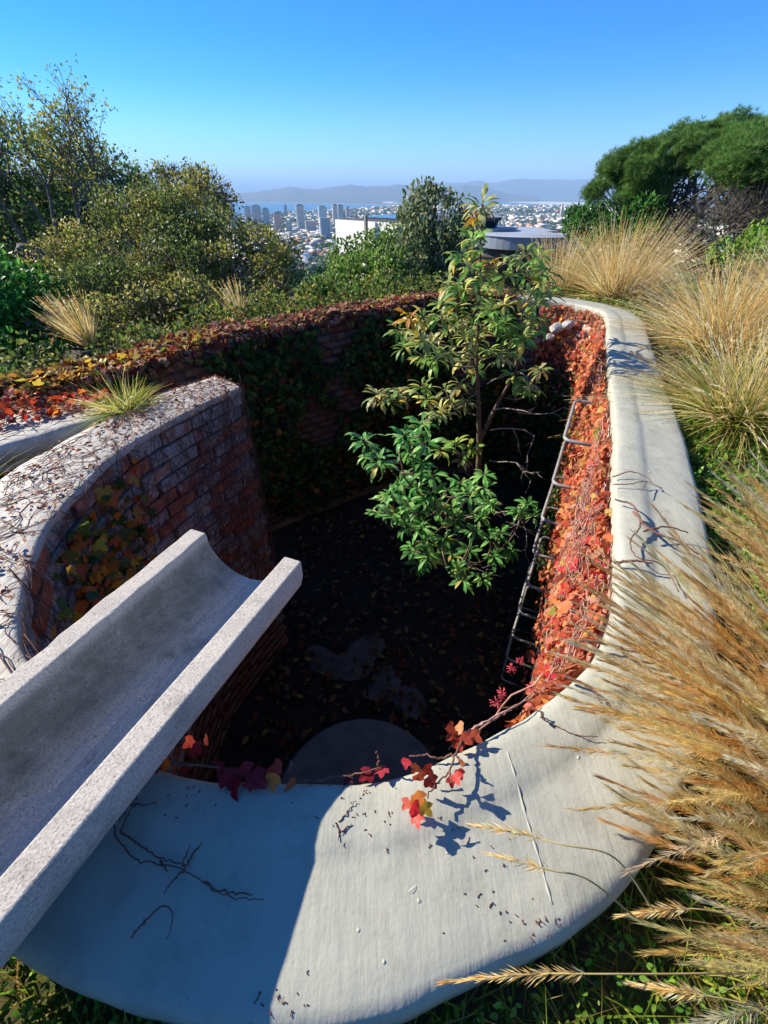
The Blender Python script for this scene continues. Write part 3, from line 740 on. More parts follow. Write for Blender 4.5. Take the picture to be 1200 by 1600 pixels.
# ------------------------------------------------------------------ creeper on the right wall
AUT = [('#c05a44', 5), ('#cf7a58', 5), ('#b04a3c', 2.5), ('#d0855c', 6), ('#d8985a', 3.5), ('#a84c3a', 3), ('#7f3a2c', 1.5), ('#c9a85a', 1.4), ('#8c8a42', .8), ('#d03c4c', 1.0), ('#d4a088', 3.5), ('#9a6a54', 1.5)]
cr = tag(empty('creeper', (1.3, 2.4, -.6)), 'dense red and orange autumn creeper hanging down the sunlit right pit wall', 'creeper')
s0, s1 = PB.s_of(.36, .58), PB.s_of(1.9, 5.7)
n = 8200
u = RNG.random(n); sv = s0 + (s1 - s0) * u
far = (sv - s0) / (s1 - s0)
depth = np.where(RNG.random(n) < .55, RNG.random(n) ** 1.2 * .75, RNG.random(n) * 1.45) * np.clip(1.15 - .35 * far, .4, 1) * np.clip((sv - s0) / .5 + .25, 0, 1)
clump = np.array([mnoise.noise(Vector((a*2.2, b*2.4, 1.7))) for a, b in zip(sv, depth)])
thick = (.02 + .085 * RNG.random(n) ** .8 + .045 * np.clip(clump, -.4, 1)) * np.clip(.45 + depth * 1.8, .45, 1.0)
p, nn, tt = PB.at(sv, -.035 - depth, thick)
keep = clump + .75 - .55 * np.clip((far - .62) / .3, 0, 1) * (RNG.random(n)) > RNG.random(n) * .35
d = unit(np.c_[np.zeros(n), np.zeros(n), -np.ones(n)] + .55 * tt * RNG.standard_normal((n, 1)) + .35 * nn + .35 * RNG.standard_normal((n, 3)))
nr = unit(nn + .55 * np.array([0, 0, 1]) + .55 * RNG.standard_normal((n, 3)))
sz = RNG.uniform(.016, .048, n) * np.where(RNG.random(n) < .1, 1.4, 1)
leaves('foliage', T_IVY, p[keep], d[keep], nr[keep], sz[keep], pal(keep.sum(), AUT), M['leaf'], cr, 300, M['leaf_obj'])
wall_vines(PB, s0, s1, -1.1, -.04, 240, .0028, M['vine_pink'], cr, 'stems', off=.05, seed=4, horiz=.7, length=.45)
wall_vines(PB, s0, PB.s_of(1.1, 1.9), -.7, -.03, 170, .0020, M['vine_pink'], cr, 'fine_stems', off=.085, seed=14, horiz=.9, length=.30)
# pink fruit stalks near the foot of the rim
mb = MB(); rn = random.Random(3)
for (px, py, dz) in ((800,1045,-.20),(785,1085,-.16),(812,1032,-.22),(775,1100,-.12),(830,1075,-.1)):
    c0 = atz(px, py, dz)
    for k in range(30):
        dv = Vector((rn.gauss(0,1), rn.gauss(0,1), rn.gauss(.2,.8))).normalized() * rn.uniform(.008, .022)
        mb.tube([c0, c0 + dv*.5 + Vector((0,0,.004)), c0 + dv], [.0007, .0007, .0013], 4)
M['fruit'] = noise_mat('pink_stalks', [(0.3, (0.42, 0.03, 0.06)), (0.7, (0.60, 0.10, 0.13))], 40, bump=0, rough=.5)
o = mb.build('fruit_stalks', M['fruit'], cr); o['kind'] = 'stuff'

# ------------------------------------------------------------------ creeper over the back wall
cb = tag(empty('creeper', (-.8, 5, 0)), 'dark creeper mantle over the back wall, red and yellow along its sunny top', 'creeper')
n = 5200
sv = RNG.random(n) * PC.L; far = sv / PC.L
i = np.clip(np.searchsorted(PC.d, sv), 0, PC.n-1); t = RNG.uniform(-.10, 1.05, n)
hgt = np.array([mnoise.noise(Vector((a*1.3, b, 4.2))) for a, b in zip(sv, t)])
p = PC.P[i]*(1-t[:, None]) + PC.O[i]*t[:, None]
p[:, 2] += .008 + RNG.random(n) * (.02 + .045 * np.clip(hgt + .25, 0, 1) + .12 * np.clip(far - .45, 0, 1) * (t > .3))
d = unit(rnd_dir(n) * np.array([1, 1, .35])); nr = unit(np.array([0, -.1, 1]) + .55 * RNG.standard_normal((n, 3)))
red = [('#8f5646', 5), ('#a06a54', 4), ('#75463c', 4), ('#b08458', 2.5), ('#a88a76', 6), ('#6b4a3c', 3), ('#8a804e', 2)]
yel = [('#cfae4c', 4), ('#7a8a3c', 2.5), ('#d0b04a', 2), ('#b88a3a', 3), ('#a3522f', 3), ('#8a8238', 2), ('#9c4030', 2)]
cc = np.where((RNG.random(n) < np.clip((far - .42) * 2.4, .08, .85))[:, None], pal(n, yel), pal(n, red))
sz = RNG.uniform(.035, .065, n) * (1 + .25 * far)
leaves('top_foliage', T_IVY, p, d, nr, sz, cc, M['leaf'], cb, 300, M['leaf_obj'])
# shaded face: patches of dark green, some orange
n = 13000
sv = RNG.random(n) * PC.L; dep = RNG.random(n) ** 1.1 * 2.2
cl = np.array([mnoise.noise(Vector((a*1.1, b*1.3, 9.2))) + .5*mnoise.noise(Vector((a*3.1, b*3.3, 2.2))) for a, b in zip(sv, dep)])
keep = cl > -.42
p, nn, tt = PC.at(sv, -.03 - dep, .02 + RNG.random(n) * .12)
d = unit(np.array([0, 0, -1]) + .5 * RNG.standard_normal((n, 3))); nr = unit(nn + .6 * RNG.standard_normal((n, 3)))
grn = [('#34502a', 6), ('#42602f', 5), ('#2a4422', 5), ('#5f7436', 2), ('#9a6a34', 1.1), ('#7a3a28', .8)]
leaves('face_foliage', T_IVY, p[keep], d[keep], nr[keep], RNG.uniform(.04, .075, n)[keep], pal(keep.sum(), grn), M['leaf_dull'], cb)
wall_vines(PC, 0, PC.L, -2.0, -.03, 330, .0040, M['vine'], cb, 'stems', off=.03, seed=6, horiz=.6, length=.8)
# the same mantle over the shaded lower part of the far right wall
n = 5200; sF = PB.s_of(1.5, 2.9); sv = sF + RNG.random(n) * (PB.L - sF); dep = .75 + RNG.random(n) * 1.6
p, nn, tt = PB.at(sv, -.03 - dep, .02 + RNG.random(n) * .10)
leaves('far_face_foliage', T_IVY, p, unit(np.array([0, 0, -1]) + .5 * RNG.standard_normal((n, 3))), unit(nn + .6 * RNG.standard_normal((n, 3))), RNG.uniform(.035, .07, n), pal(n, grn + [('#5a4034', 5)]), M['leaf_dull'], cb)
wall_vines(PB, sF, PB.L, -2.2, -.5, 160, .0035, M['vine'], cb, 'far_stems', off=.04, seed=26, horiz=.6, length=.8)
# red hanging fringe at the lip
n = 1500; sv = RNG.random(n) * PC.L * .95; p, nn, tt = PC.at(sv, -.10 * RNG.random(n) ** 1.5 + .02, .02 + .06 * RNG.random(n))
leaves('lip_foliage', T_IVY, p, unit(np.array([0,0,-1]) + .6*RNG.standard_normal((n,3))), unit(nn + np.array([0,0,.6]) + .5*RNG.standard_normal((n,3))), RNG.uniform(.03, .055, n), pal(n, red + [('#8c2040', 3)]), M['leaf'], cb)

# ------------------------------------------------------------------ creeper over the stub wall
cs = tag(empty('creeper', (-1.2, 1.8, -.4)), 'thin leafless creeper net over the curved brick wall with a few green and orange leaves', 'creeper')
wall_vines(PA, .05, PA.L*.95, -1.75, -.02, 480, .0019, M['vine'], cs, 'stems', off=.004, seed=8, horiz=.45, length=.75)
wall_vines(PA, .0, .55, -1.7, -.02, 220, .0022, M['vine'], cs, 'edge_stems', off=.02, seed=18, horiz=.35, length=.7)
mb = MB(); rn = random.Random(9)     # runners lying over the plaster top
for k in range(360):
    sv = rn.uniform(0, PA.L * .97); t = rn.uniform(-.02, .9); ii = min(PA.n-1, int(np.searchsorted(PA.d, sv)))
    a = rn.gauss(math.pi/2, .8) * rn.choice([-1, 1]); pts = []; l = rn.uniform(.05, .30)
    for q in range(7):
        ii = int(np.clip(np.searchsorted(PA.d, sv), 0, PA.n-1)); tt_ = min(.98, max(-.03, t))
        pp = PA.P[ii]*(1-tt_) + PA.O[ii]*tt_; pts.append(Vector(pp) + Vector((0, 0, .007 + .005*rn.random())))
        a += rn.gauss(0, .35); sv += math.cos(a) * l/7; t += math.sin(a) * l/7 / .4
    r = rn.uniform(.0008, .0019); mb.tube(pts, r, 4, caps=False)
o = mb.build('runners', M['vine'], cs); o['kind'] = 'stuff'
n = 700; ii = RNG.integers(0, int(PA.n*.85), n); t = RNG.uniform(0, .95, n)
p = PA.P[ii]*(1-t[:, None]) + PA.O[ii]*t[:, None]; p[:, 2] += .012 + .012*RNG.random(n)
leaves('dry_leaves', T_OVAL, p, unit(rnd_dir(n)*np.array([1,1,.25])), unit(np.array([0,0,1]) + .4*RNG.standard_normal((n,3))), RNG.uniform(.010, .03, n), pal(n, [('#8a4a34', 4), ('#a8603e', 3), ('#6b3a2c', 3), ('#b88a6a', 2)]), M['leaf'], cs)
# leaf patch on the left of the brick face
n = 330; sA = PA.s_of(-1.3, 1.62); sv = RNG.normal(sA + .22, .26, n); dep = np.abs(RNG.normal(.30, .24, n))
p, nn, tt = PA.at(np.clip(sv, 0, PA.L*.93), -.05 - dep, .02 + .07*RNG.random(n))
gr2 = [('#5a6a2c', 4), ('#3f5a28', 4), ('#b8802e', 3), ('#c9962f', 2.5), ('#a8562c', 3), ('#c06a30', 2)]
leaves('foliage', T_IVY, p, unit(np.array([0,0,-1]) + .5*RNG.standard_normal((n,3))), unit(nn + np.array([0,0,.5]) + .4*RNG.standard_normal((n,3))), RNG.uniform(.03, .055, n), pal(n, gr2), M['leaf'], cs, 150, M['leaf_obj'])
# orange-red shoots between the kerb and the back wall
ct = tag(empty('creeper', (-2.0, 2.4, 0)), 'orange-red creeper sprouting over the weathered kerb at the left edge', 'creeper')
n = 420; ii = RNG.integers(0, int(PD.n*.6), n); t = RNG.uniform(-.25, .55, n)
p = PD.P[ii]*(1-t[:, None]) + PD.O[ii]*t[:, None]
hc = np.exp(-((p[:, 0] + 2.16)**2 + (p[:, 1] - 2.36)**2) / .02); p[:, 2] += .01 + RNG.random(n) * (.03 + .16 * hc)
leaves('foliage', T_IVY, p, unit(rnd_dir(n)*np.array([1,1,.4])), unit(np.array([.1,-.2,1]) + .5*RNG.standard_normal((n,3))), RNG.uniform(.025, .05, n), pal(n, [('#d0582c', 4), ('#b83a2a', 4), ('#c98a3a', 2), ('#8a4a34', 3), ('#c06a4a', 2)]), M['leaf'], ct, 120, M['leaf_obj'])
mb = MB(); rn = random.Random(19)
for k in range(120):
    ii = rn.randrange(int(PD.n*.7)); t = rn.uniform(-.1, .9); p0 = Vector(PD.P[ii]*(1-t) + PD.O[ii]*t) + Vector((0,0,.015))
    dv = Vector((rn.gauss(0,1), rn.gauss(0,1), rn.gauss(0,.15))).normalized(); l = rn.uniform(.06, .25)
    mb.tube([p0, p0 + dv*l*.5 + Vector((rn.gauss(0,.02), rn.gauss(0,.02), .01)), p0 + dv*l], rn.uniform(.0012, .003), 4, caps=False)
o = mb.build('stems', M['vine'], ct); o['kind'] = 'stuff'

# ------------------------------------------------------------------ shoots over the near rim (large single leaves)
def shoot(label, stem_pts, leaf_list, origin, stem_r=.0028, smat='vine'):
    e = tag(empty('creeper_shoot', origin), label, 'creeper', 'creeper shoots over the near rim')
    if stem_pts:
        mb = MB()
        for pts in stem_pts:
            pts = [Vector(p) + Vector((random.gauss(0,.0015), random.gauss(0,.0015), random.gauss(0,.001))) for p in catmull([tuple(p) for p in pts], 5*len(pts))]
            mb.tube(pts, [stem_r * (1 - .5*i/len(pts)) for i in range(len(pts))], 6)
        mb.build('stem', M[smat], e)
    P_ = np.array([q[0] for q in leaf_list]); n = len(P_)
    D_ = np.array([q[1] for q in leaf_list]); N_ = np.array([q[2] for q in leaf_list])
    leaves('leaf', T_IVY, P_, D_, N_, np.array([q[3] for q in leaf_list]), np.array([srgb(q[4]) for q in leaf_list]), M['leaf'], e, n, M['leaf_obj'])
    return e
rn = random.Random(21)
def rl(px, py, z, size, colr, d=None, n=None):
    p = atz(px, py, z)
    return (tuple(p), d or (rn.gauss(0,.7), rn.gauss(-.6,.4), rn.gauss(-.5,.3)), n or (rn.gauss(-.3,.35), rn.gauss(-.45,.3), 1), size, colr)
Z = .035
shoot('sunlit red and yellow creeper leaves on a twig hanging over the near coping',
      [[atz(725,1150,.02), atz(712,1180,.035), atz(700,1208,.04), atz(680,1225,.04), atz(668,1245,.035)], [atz(702,1205,.04), atz(705,1225,.04)], [atz(712,1182,.035), atz(722,1190,.035)], [atz(712,1178,.02), atz(690,1184,.012), atz(665,1180,.012), atz(640,1182,.006)]],
      [rl(650,1210,Z+.02,.026,'#b0442e'), rl(662,1200,Z+.01,.026,'#a83a2a'), rl(668,1215,Z+.015,.028,'#9a3828'), rl(652,1195,Z,.020,'#b8603a'),
       rl(648,1240,Z+.015,.030,'#d0803a'), rl(655,1250,Z+.01,.028,'#b8862e'), rl(642,1262,Z+.01,.028,'#d83440'), rl(660,1258,Z+.02,.026,'#c0a030'), rl(650,1272,Z,.024,'#d84a40'), rl(640,1250,Z,.022,'#e0705a'),
       rl(710,1208,Z+.015,.024,'#c83a38'), rl(716,1202,Z+.01,.020,'#a83030'), rl(720,1188,Z+.005,.015,'#b86a40'), rl(705,1214,Z,.02,'#b03434')],
      atz(712, 1180, .0))
shoot('brown-orange creeper leaves at the rim edge just right of the round disc',
      [[atz(725,1150,.01), atz(735,1140,.02), atz(760,1128,.02), atz(800,1108,.0)], [atz(735,1142,.02), atz(800,1105,.02), atz(830,1092,.01)]],
      [rl(712,1140,.02,.030,'#a8442c'), rl(720,1150,.03,.028,'#b8503a'), rl(708,1155,.01,.03,'#8a3024'), rl(724,1135,.035,.026,'#c88a5a'), rl(735,1145,.03,.03,'#c06040'), rl(702,1130,.01,.022,'#9a3a2a'), rl(718,1160,.02,.02,'#a03a2c')],
      atz(725, 1150, .0), smat='vine_pink')
shoot('crimson and orange leaves spilling over the shaded rim beside the chute',
      [[atz(250,1190,.01), atz(300,1196,.02), atz(350,1200,.02), atz(400,1212,.01), atz(440,1218,-.01)], [atz(455,1190,.04), atz(452,1205,.02)]],
      [rl(355,1205,.02,.042,'#8a1c2c'), rl(375,1198,.03,.04,'#7a2434'), rl(392,1210,.03,.04,'#9a2430'), rl(362,1220,.01,.04,'#a81c2c'), rl(385,1224,.01,.036,'#b83038'), rl(405,1200,.02,.04,'#8a3a3a'),
       rl(425,1208,.03,.036,'#c08a4a'), rl(440,1200,.02,.034,'#9a4a3c'), rl(452,1222,.01,.028,'#b06a3c'), rl(420,1220,.0,.034,'#8c2c34'), rl(343,1190,.03,.034,'#6a2030')],
      atz(380, 1212, .0))
shoot('single orange leaf with dark red ones at the rim close to the chute',
      [[atz(300,1196,.01), atz(270,1190,.02), atz(240,1180,.02)]],
      [rl(262,1182,.05,.034,'#d07a2c'), rl(250,1195,.02,.026,'#8a3428'), rl(300,1168,-.05,.03,'#a02a2c'), rl(290,1195,.01,.024,'#7a2c26'), rl(302,1155,-.1,.03,'#b03a2c'), rl(322,1150,-.12,.03,'#6a2a28')],
      atz(280, 1192, .0))
shoot('small dark crimson leaves peeping over the rim where sun meets shade',
      [[atz(470,1222,-.0), atz(520,1215,.0), atz(575,1205,.01), atz(600,1195,.01)], [atz(590,1195,.01), atz(592,1185,.03), atz(590,1175,.05)]],
      [rl(580,1205,.005,.030,'#8a2030'), rl(597,1198,.008,.026,'#b03848'), rl(565,1210,0,.026,'#6a2430'), rl(635,1185,.01,.022,'#c03a4a'), rl(548,1212,.0,.022,'#5a2a2c')],
      atz(580, 1206, .0))

# dry vine twigs lying on the coping
from mathutils.bvhtree import BVHTree
_c = [o for o in rim.children if o.name.startswith('coping')][0].data
COPING_BVH = BVHTree.FromPolygons([v.co for v in _c.vertices], [tuple(q.vertices) for q in _c.polygons])
def dry(label, lines, r=.0028, lift=.004):
    mb = MB()
    for ln in lines:
        pts = []
        for (px, py, *z) in ln: pts.append(atz(px, py, z[0] if z else lift))
        P_ = catmull([tuple(p) for p in pts], max(6, 5*len(pts)))
        rr = r * random.uniform(.75, 1.15)
        mb.tube([Vector(p) + Vector((random.gauss(0,.0012), random.gauss(0,.0012), random.gauss(0,.001))) for p in P_], [rr * (1 - .55*i/len(P_)) for i in range(len(P_))], 6)
    o = mb.build('dry_vine', M['vine'], origin=tuple(pts[0])); tag(o, label, 'dry vine', 'dry vines lying on the coping'); return o
dry('long branched dry vine lying across the shaded near coping', [[(178,1245),(180,1300),(195,1325),(215,1345),(250,1350),(285,1358),(320,1380),(350,1400),(380,1405),(412,1405)], [(188,1300),(225,1325),(265,1345),(290,1352)],
    [(290,1352),(303,1332),(318,1318,.04)], [(285,1355),(297,1320,.03)], [(290,1358),(275,1372),(262,1386),(258,1395)], [(250,1345),(262,1362)], [(320,1378),(340,1392),(360,1393),(395,1400)]], .0022)
dry('short hooked dry twig below the long dry vine', [[(204,1466),(222,1445),(245,1422),(262,1415),(270,1430),(263,1466)], [(222,1445),(226,1436)]], .0018)
dry('small pale twig beside the shadow edge on the coping', [[(525,1285),(530,1300),(528,1312)], [(530,1284),(540,1272),(555,1252)], [(530,1300),(550,1287)]], .0016)
dry('thin dry vine curling over the coping at the chute side', [[(178,1245,.02),(185,1285,.02)], [(188,1300),(205,1265),(215,1255)], [(205,1258),(245,1256)]], .0015)
dry('forked dry vine reaching from the creeper across the right coping', [[(960,780,.02),(990,790,.035),(1000,820,.03),(985,845,.03),(995,870,.03),(1030,880,.025),(1045,895),(1060,925)], [(990,800,.03),(1020,830,.04),(1060,845,.04),(1092,866,.03)], [(1005,830,.035),(1040,823,.04),(1075,832,.03)], [(960,880,.01),(990,876,.03),(1020,880,.03)]], .0048)
dry('thin loop of dry vine on the upper right coping', [[(958,745,.01),(985,737,.03),(1010,745,.03),(1018,755,.02)], [(958,757,.01),(985,756,.02),(1010,752,.02),(1035,762,.02)], [(1010,752,.02),(1003,768,.02)]], .0028)
dry('dark twig lying by the plume tips on the right coping', [[(825,1105,.02),(842,1112,.02),(850,1125,.015),(870,1135),(900,1148),(935,1152)], [(850,1125,.015),(848,1112,.02)]], .0026)
dry('stout dry vine under the grass plumes on the coping bend', [[(905,1000,.02),(945,1005,.03),(1000,1020,.03),(1035,1010,.03),(1050,990,.02)], [(960,1010,.02),(1010,1035,.02),(1060,1030,.02)], [(880,1055,.02),(925,1075,.02),(940,1100,.02)]], .0045)
# flakes of dried tendrils on the coping
n = 130; mb = MB(); rn = random.Random(33)
spots = [(500,1240,60,30),(580,1240,60,25),(640,1195,40,12),(720,1340,60,60),(800,1420,40,25),(300,1260,100,25),(960,860,20,60),(430,1560,30,25),(850,1445,20,10),(560,1280,40,30)]
for k in range(n):
    px, py, sx, sy = rn.choice(spots); p0 = atz(rn.gauss(px, sx*.9), rn.gauss(py, sy*.9), .0)
    hit = COPING_BVH.ray_cast(Vector((p0.x, p0.y, .5)), Vector((0, 0, -1)))
    if hit[0] is None: continue
    p0.z = hit[0].z + .001
    for b in range(rn.randint(1, 3)):
        dv = Vector((rn.gauss(0,1), rn.gauss(0,1), 0)).normalized() * rn.uniform(.002, .006)
        mb.tube([p0, p0 + dv], [.0006, .0010], 4)
tag(mb.build('tendril_flakes', M['vine'], origin=(0, .3, 0)), 'tiny dried tendril flakes scattered over the coping', 'debris', kind='stuff')

# raised plaster seam and daubs on the coping (part of the rim)
def on_coping(px, py, lift=.0):
    p = atz(px, py, 0); h = COPING_BVH.ray_cast(Vector((p.x, p.y, .5)), Vector((0, 0, -1)))
    return Vector((p.x, p.y, (h[0].z if h[0] else 0) + lift))
mb = MB(); P_ = [on_coping(x, y, -.0012) for x, y in ((792,1175),(802,1205),(812,1235),(822,1270),(835,1310),(848,1350),(858,1385),(866,1410))]
mb.tube([Vector(p) for p in catmull([tuple(p) for p in P_], 30)], [.0028 + .0008*math.sin(k*1.7) for k in range(30)], 6); mb.build('plaster_seam', M['coping'], rim)
for (x, y, l, a) in ((645,1388,.010,.6),(655,1405,.004,.2),(1015,735,.008,1.5),(985,900,.007,.4),(700,1330,.003,0),(560,1450,.004,.8),(905,1180,.006,1.0),(1040,800,.006,.3),(600,1500,.003,.2)):
    c = on_coping(x, y, -.0006); me_ = rock_mesh('plaster_daub', .004, x % 7, M['coping'], 2, (l/.004, 1.0, .55))
    o = bpy.data.objects.new('plaster_daub', me_); link(o, rim); o.matrix_parent_inverse = rim.matrix_basis.inverted(); o.location = c; o.rotation_euler = (0, 0, a)
# ------------------------------------------------------------------ tree in the pit
tr = tag(empty('pit_tree', (1.05, 3.9, FLOOR_Z)), 'young leafy tree with drooping leaf rosettes rising out of the pit', 'tree')
mb = MB()
lead = [(1.05,3.9,-2.62),(1.06,3.88,-2.0),(.98,3.9,-1.5),(.95,3.9,-1.1),(.88,3.9,-.6),(.81,3.9,-.18),(.78,3.9,.2),(.74,3.9,.62),(.715,3.9,.98)]
mb.tube([Vector(p) for p in catmull(lead, 40)], list(np.linspace(.042, .006, 40)), 8)
side = [(1.0,3.85,-1.9),(.80,3.5,-1.55),(.62,3.2,-1.3),(.50,3.0,-1.12),(.30,2.75,-.85),(.12,2.62,-.55),(.10,2.6,-.36)]
mb.tube([Vector(p) for p in catmull(side, 30)], list(np.linspace(.032, .006, 30)), 7)
rlead = [(.93,3.9,-.95),(1.06,3.9,-.55),(1.16,3.85,-.2),(1.12,3.85,.15),(1.17,3.85,.38),(1.22,3.85,.5)]
mb.tube([Vector(p) for p in catmull(rlead, 24)], list(np.linspace(.024, .005, 24)), 7)
up = [(752,318),(745,335),(742,352),(738,372),(720,392),(735,410),(752,420),(765,405),(700,440),(722,448),(745,455),(770,440),(790,425),(800,402),(822,390),(842,396),(855,418),(848,440),(826,428),(812,455),(838,468),(858,455),(790,470),(770,478),
      (640,492),(622,512),(660,488),(688,492),(652,520),(632,540),(672,530),(700,515),(716,500),(738,490),(752,510),(775,505),(740,535),(700,548),(682,556),(765,545),(795,520),(812,505),(832,495),(848,500),(800,548),(822,520),(660,556),(720,558),(745,575),(785,498),(690,470),(712,478),(728,520),(762,462),
      (610,622),(625,612),(660,600),(668,622),(695,606),(718,598),(690,640),(708,628),(676,640),(728,625),(690,702),(712,690),(735,700),(722,715),(815,600),(832,606),(805,585),(845,575)]
lo = [(580,716),(572,708),(620,678),(640,668),(655,690),(630,700),(648,722),(665,742),(636,745),(612,752),(590,782),(578,800),(604,800),(626,786),(650,778),(672,792),(690,762),(708,752),(722,772),(742,762),(758,782),(648,820),(620,820),(700,812),(682,838),(632,852),(662,866),(690,872),(722,858),(706,886),(760,868),(786,858),(812,786),(800,796),(742,902),(730,826),(770,830),(640,800),(665,765),(695,790),(738,805),(600,770),(655,842),(640,880),(712,905),(755,840)]
rn = random.Random(12)
ros = []
for (x, y) in up: ros.append(at(x, y, 3.9 + rn.uniform(-.40, .35)))
for (x, y) in lo: ros.append(at(x + 12, y, 2.72 + (x - 640) * .0022 + rn.uniform(-.25, .25)))
ros_extra = [(k, ros[k] + Vector((rn.gauss(0,.09), rn.gauss(0,.12), rn.gauss(0,.07)))) for k in range(len(ros)) if rn.random() < .18]
n_up = len(up) + sum(1 for k, _ in ros_extra if k < len(up))
ros = ros[:len(up)] + [q for k, q in ros_extra if k < len(up)] + ros[len(up):] + [q for k, q in ros_extra if k >= len(up)]
main = [Vector(p) for p in catmull(lead, 60)] + [Vector(p) for p in catmull(side, 50)] + [Vector(p) for p in catmull(rlead, 30)]
for r0 in ros:       # a branchlet to each rosette from a nearby, lower point of the stems
    c = min(main, key=lambda q: (q - r0).length + (1.2 if q.z > r0.z - .05 else 0))
    md = (c + r0) / 2 + Vector((rn.gauss(0,.04), rn.gauss(0,.04), -.05))
    P_ = [Vector(p) for p in catmull([tuple(c), tuple(md), tuple(r0)], 9)]
    mb.tube(P_, list(np.linspace(.008, .0035, 9)), 5)
    main += P_[4:7]
mb.build('trunk', M['bark'], tr)
# bare pale twigs
mb = MB()
def twig(p, d, l, r, depth):
    n = 4; pts = [p]
    for k in range(n):
        d = (d + Vector((rn.gauss(0,.22), rn.gauss(0,.22), rn.gauss(0,.22)))).normalized(); pts.append(pts[-1] + d * l/n)
    mb.tube(pts, [r*(1-.5*i/n) for i in range(n+1)], 5)
    if depth:
        for k in range(2 + (rn.random() < .4)):
            twig(pts[rn.randint(1, n)], (d + Vector((rn.gauss(0,.6), rn.gauss(0,.6), rn.gauss(0,.6)))).normalized(), l*.62, r*.6, depth-1)
for (x, y, Y, dx, l) in ((765,672,3.8,(1,-.1,.05),.42),(770,640,3.8,(1,-.2,.25),.40),(760,600,3.85,(.8,-.1,.55),.3),(765,720,3.8,(1,-.3,-.15),.35),(770,800,3.2,(1,-.2,.25),.35),(740,780,3.3,(.9,-.3,-.2),.3),(790,815,3.2,(1,.1,.1),.38),(690,855,2.9,(.6,-.4,-.6),.45),(720,870,2.9,(.8,-.4,-.5),.4)):
    twig(at(x, y, Y), Vector(dx).normalized(), l, .0065, 2)
o = mb.build('bare_twigs', M['twig_pale'], tr); o['kind'] = 'stuff'
pos = []; dd = []; nn_ = []; sz = []; cc = []
gtop = [('#7ca652', 5), ('#90b85e', 4), ('#669246', 3), ('#b6c270', 3.5), ('#d0d07c', 1.6), ('#dabb54', .7)]
gpale = [('#b2ba7c', 4), ('#cacb8c', 3), ('#9aaa6a', 3), ('#d4c874', 1.5), ('#7f9a58', 2)]
glow = [('#6aa65a', 5), ('#7cb664', 4), ('#58964e', 4), ('#98c878', 2.5), ('#b4b466', .7)]
for q, r0 in enumerate(ros):
    k = rn.randint(13, 19); low = q >= n_up
    tone = glow if low else (gpale if rn.random() < .38 else gtop)
    if rn.random() < .035: tone = [('#c09a34', 3), ('#a87a30', 2)]
    cs_ = pal(k, tone, .14)
    for i in range(k):
        a = i * 2.4 + rn.random()*.5; el = rn.gauss(.05, .42) - .15 + .55 * (i / k < .3)
        dv = Vector((math.cos(a)*math.cos(el), math.sin(a)*math.cos(el), math.sin(el)))
        pos.append(r0 + Vector((0,0,-.05*rn.random())) + dv*.012); dd.append(dv); nn_.append((rn.gauss(0,.25), rn.gauss(0,.25), 1)); sz.append(rn.uniform(.085, .15) * (.84 if low else 1)); cc.append(cs_[i])
leaves('foliage', T_LONG, pos, dd, nn_, sz, np.array(cc), M['leaf_gloss'], tr, 300, M['leaf_gloss_obj'], variants=4)
# fallen leaves on the pit floor
n = 2400; p = np.c_[RNG.uniform(-1.1, 1.5, n), RNG.uniform(.8, 4.8, n), np.full(n, FLOOR_Z + .05)]; p[:, 2] += .05*np.maximum(0, p[:, 1]-3.2) + .03*RNG.random(n)
V, F = batch(T_OVAL, p, frames(rnd_dir(n)*np.array([1,1,.2]), np.array([0,0,1]) + .4*RNG.standard_normal((n,3))), RNG.uniform(.035, .10, n))
o = obj_np('fallen_leaves', V, F, M['leaf'], colors=np.repeat(pal(n, [('#6a4a34', 4), ('#8a6a4a', 3), ('#4a3428', 4), ('#9a8a4a', .8), ('#7a3a2a', 1.5)]), 8, 0))
tag(o, 'brown fallen leaves littering the dark pit floor', 'leaf litter', kind='stuff')

# ------------------------------------------------------------------ grasses
def ribbons(base, d0, L, droop, width, S=5, rng=None):
    """curved tapering blades: base (n,3), start direction, length, droop vector"""
    rng = rng or RNG; n = len(base); t = np.linspace(0, 1, S)
    C = base[:, None] + d0[:, None] * (L[:, None] * t)[..., None] + droop[:, None] * (L[:, None] * t**2)[..., None]
    wv = unit(np.cross(d0, rnd_dir(n, rng)))[:, None] * (width[:, None] * np.clip(1.05 - t**2, .12, 1))[..., None]
    V = np.concatenate([C - wv, C + wv], 2).reshape(n, S*2, 3)
    F = np.array([(2*i, 2*i+1, 2*i+3, 2*i+2) for i in range(S-1)])
    return V.reshape(-1, 3), (F[None] + (np.arange(n)*S*2)[:, None, None]).reshape(-1, 4), C
def plumes(C, n_sp, t0, ln, wd, rng, flare=.42):
    """feathery spikelets on the last part of each stem; C (n,S,3)"""
    n, S, _ = C.shape; tt = np.linspace(0, 1, S)
    t = t0 + (1 - t0) * rng.random((n, n_sp)) ** .9
    x = t * (S-1); i0 = np.clip(x.astype(int), 0, S-2); f = (x - i0)[..., None]; r = np.arange(n)[:, None]
    P = C[r, i0]*(1-f) + C[r, i0+1]*f; T = unit(C[r, i0+1] - C[r, i0])
    fl = flare * np.clip((1 - t) / (1 - t0) * 1.6, .25, 1)[..., None]
    D = unit(T + fl * unit(rng.standard_normal((n, n_sp, 3))))
    l = (ln * rng.uniform(.6, 1.2, (n, n_sp)))[..., None]; wv = unit(np.cross(D, rng.standard_normal((n, n_sp, 3)))) * wd
    V = np.stack([P - wv*.4, P + D*l*.5 + wv, P + D*l, P + D*l*.5 - wv], 2).reshape(-1, 3)
    F = (np.array([(0,1,2,3)])[None] + (np.arange(n*n_sp)*4)[:, None, None]).reshape(-1, 4)
    return V, F
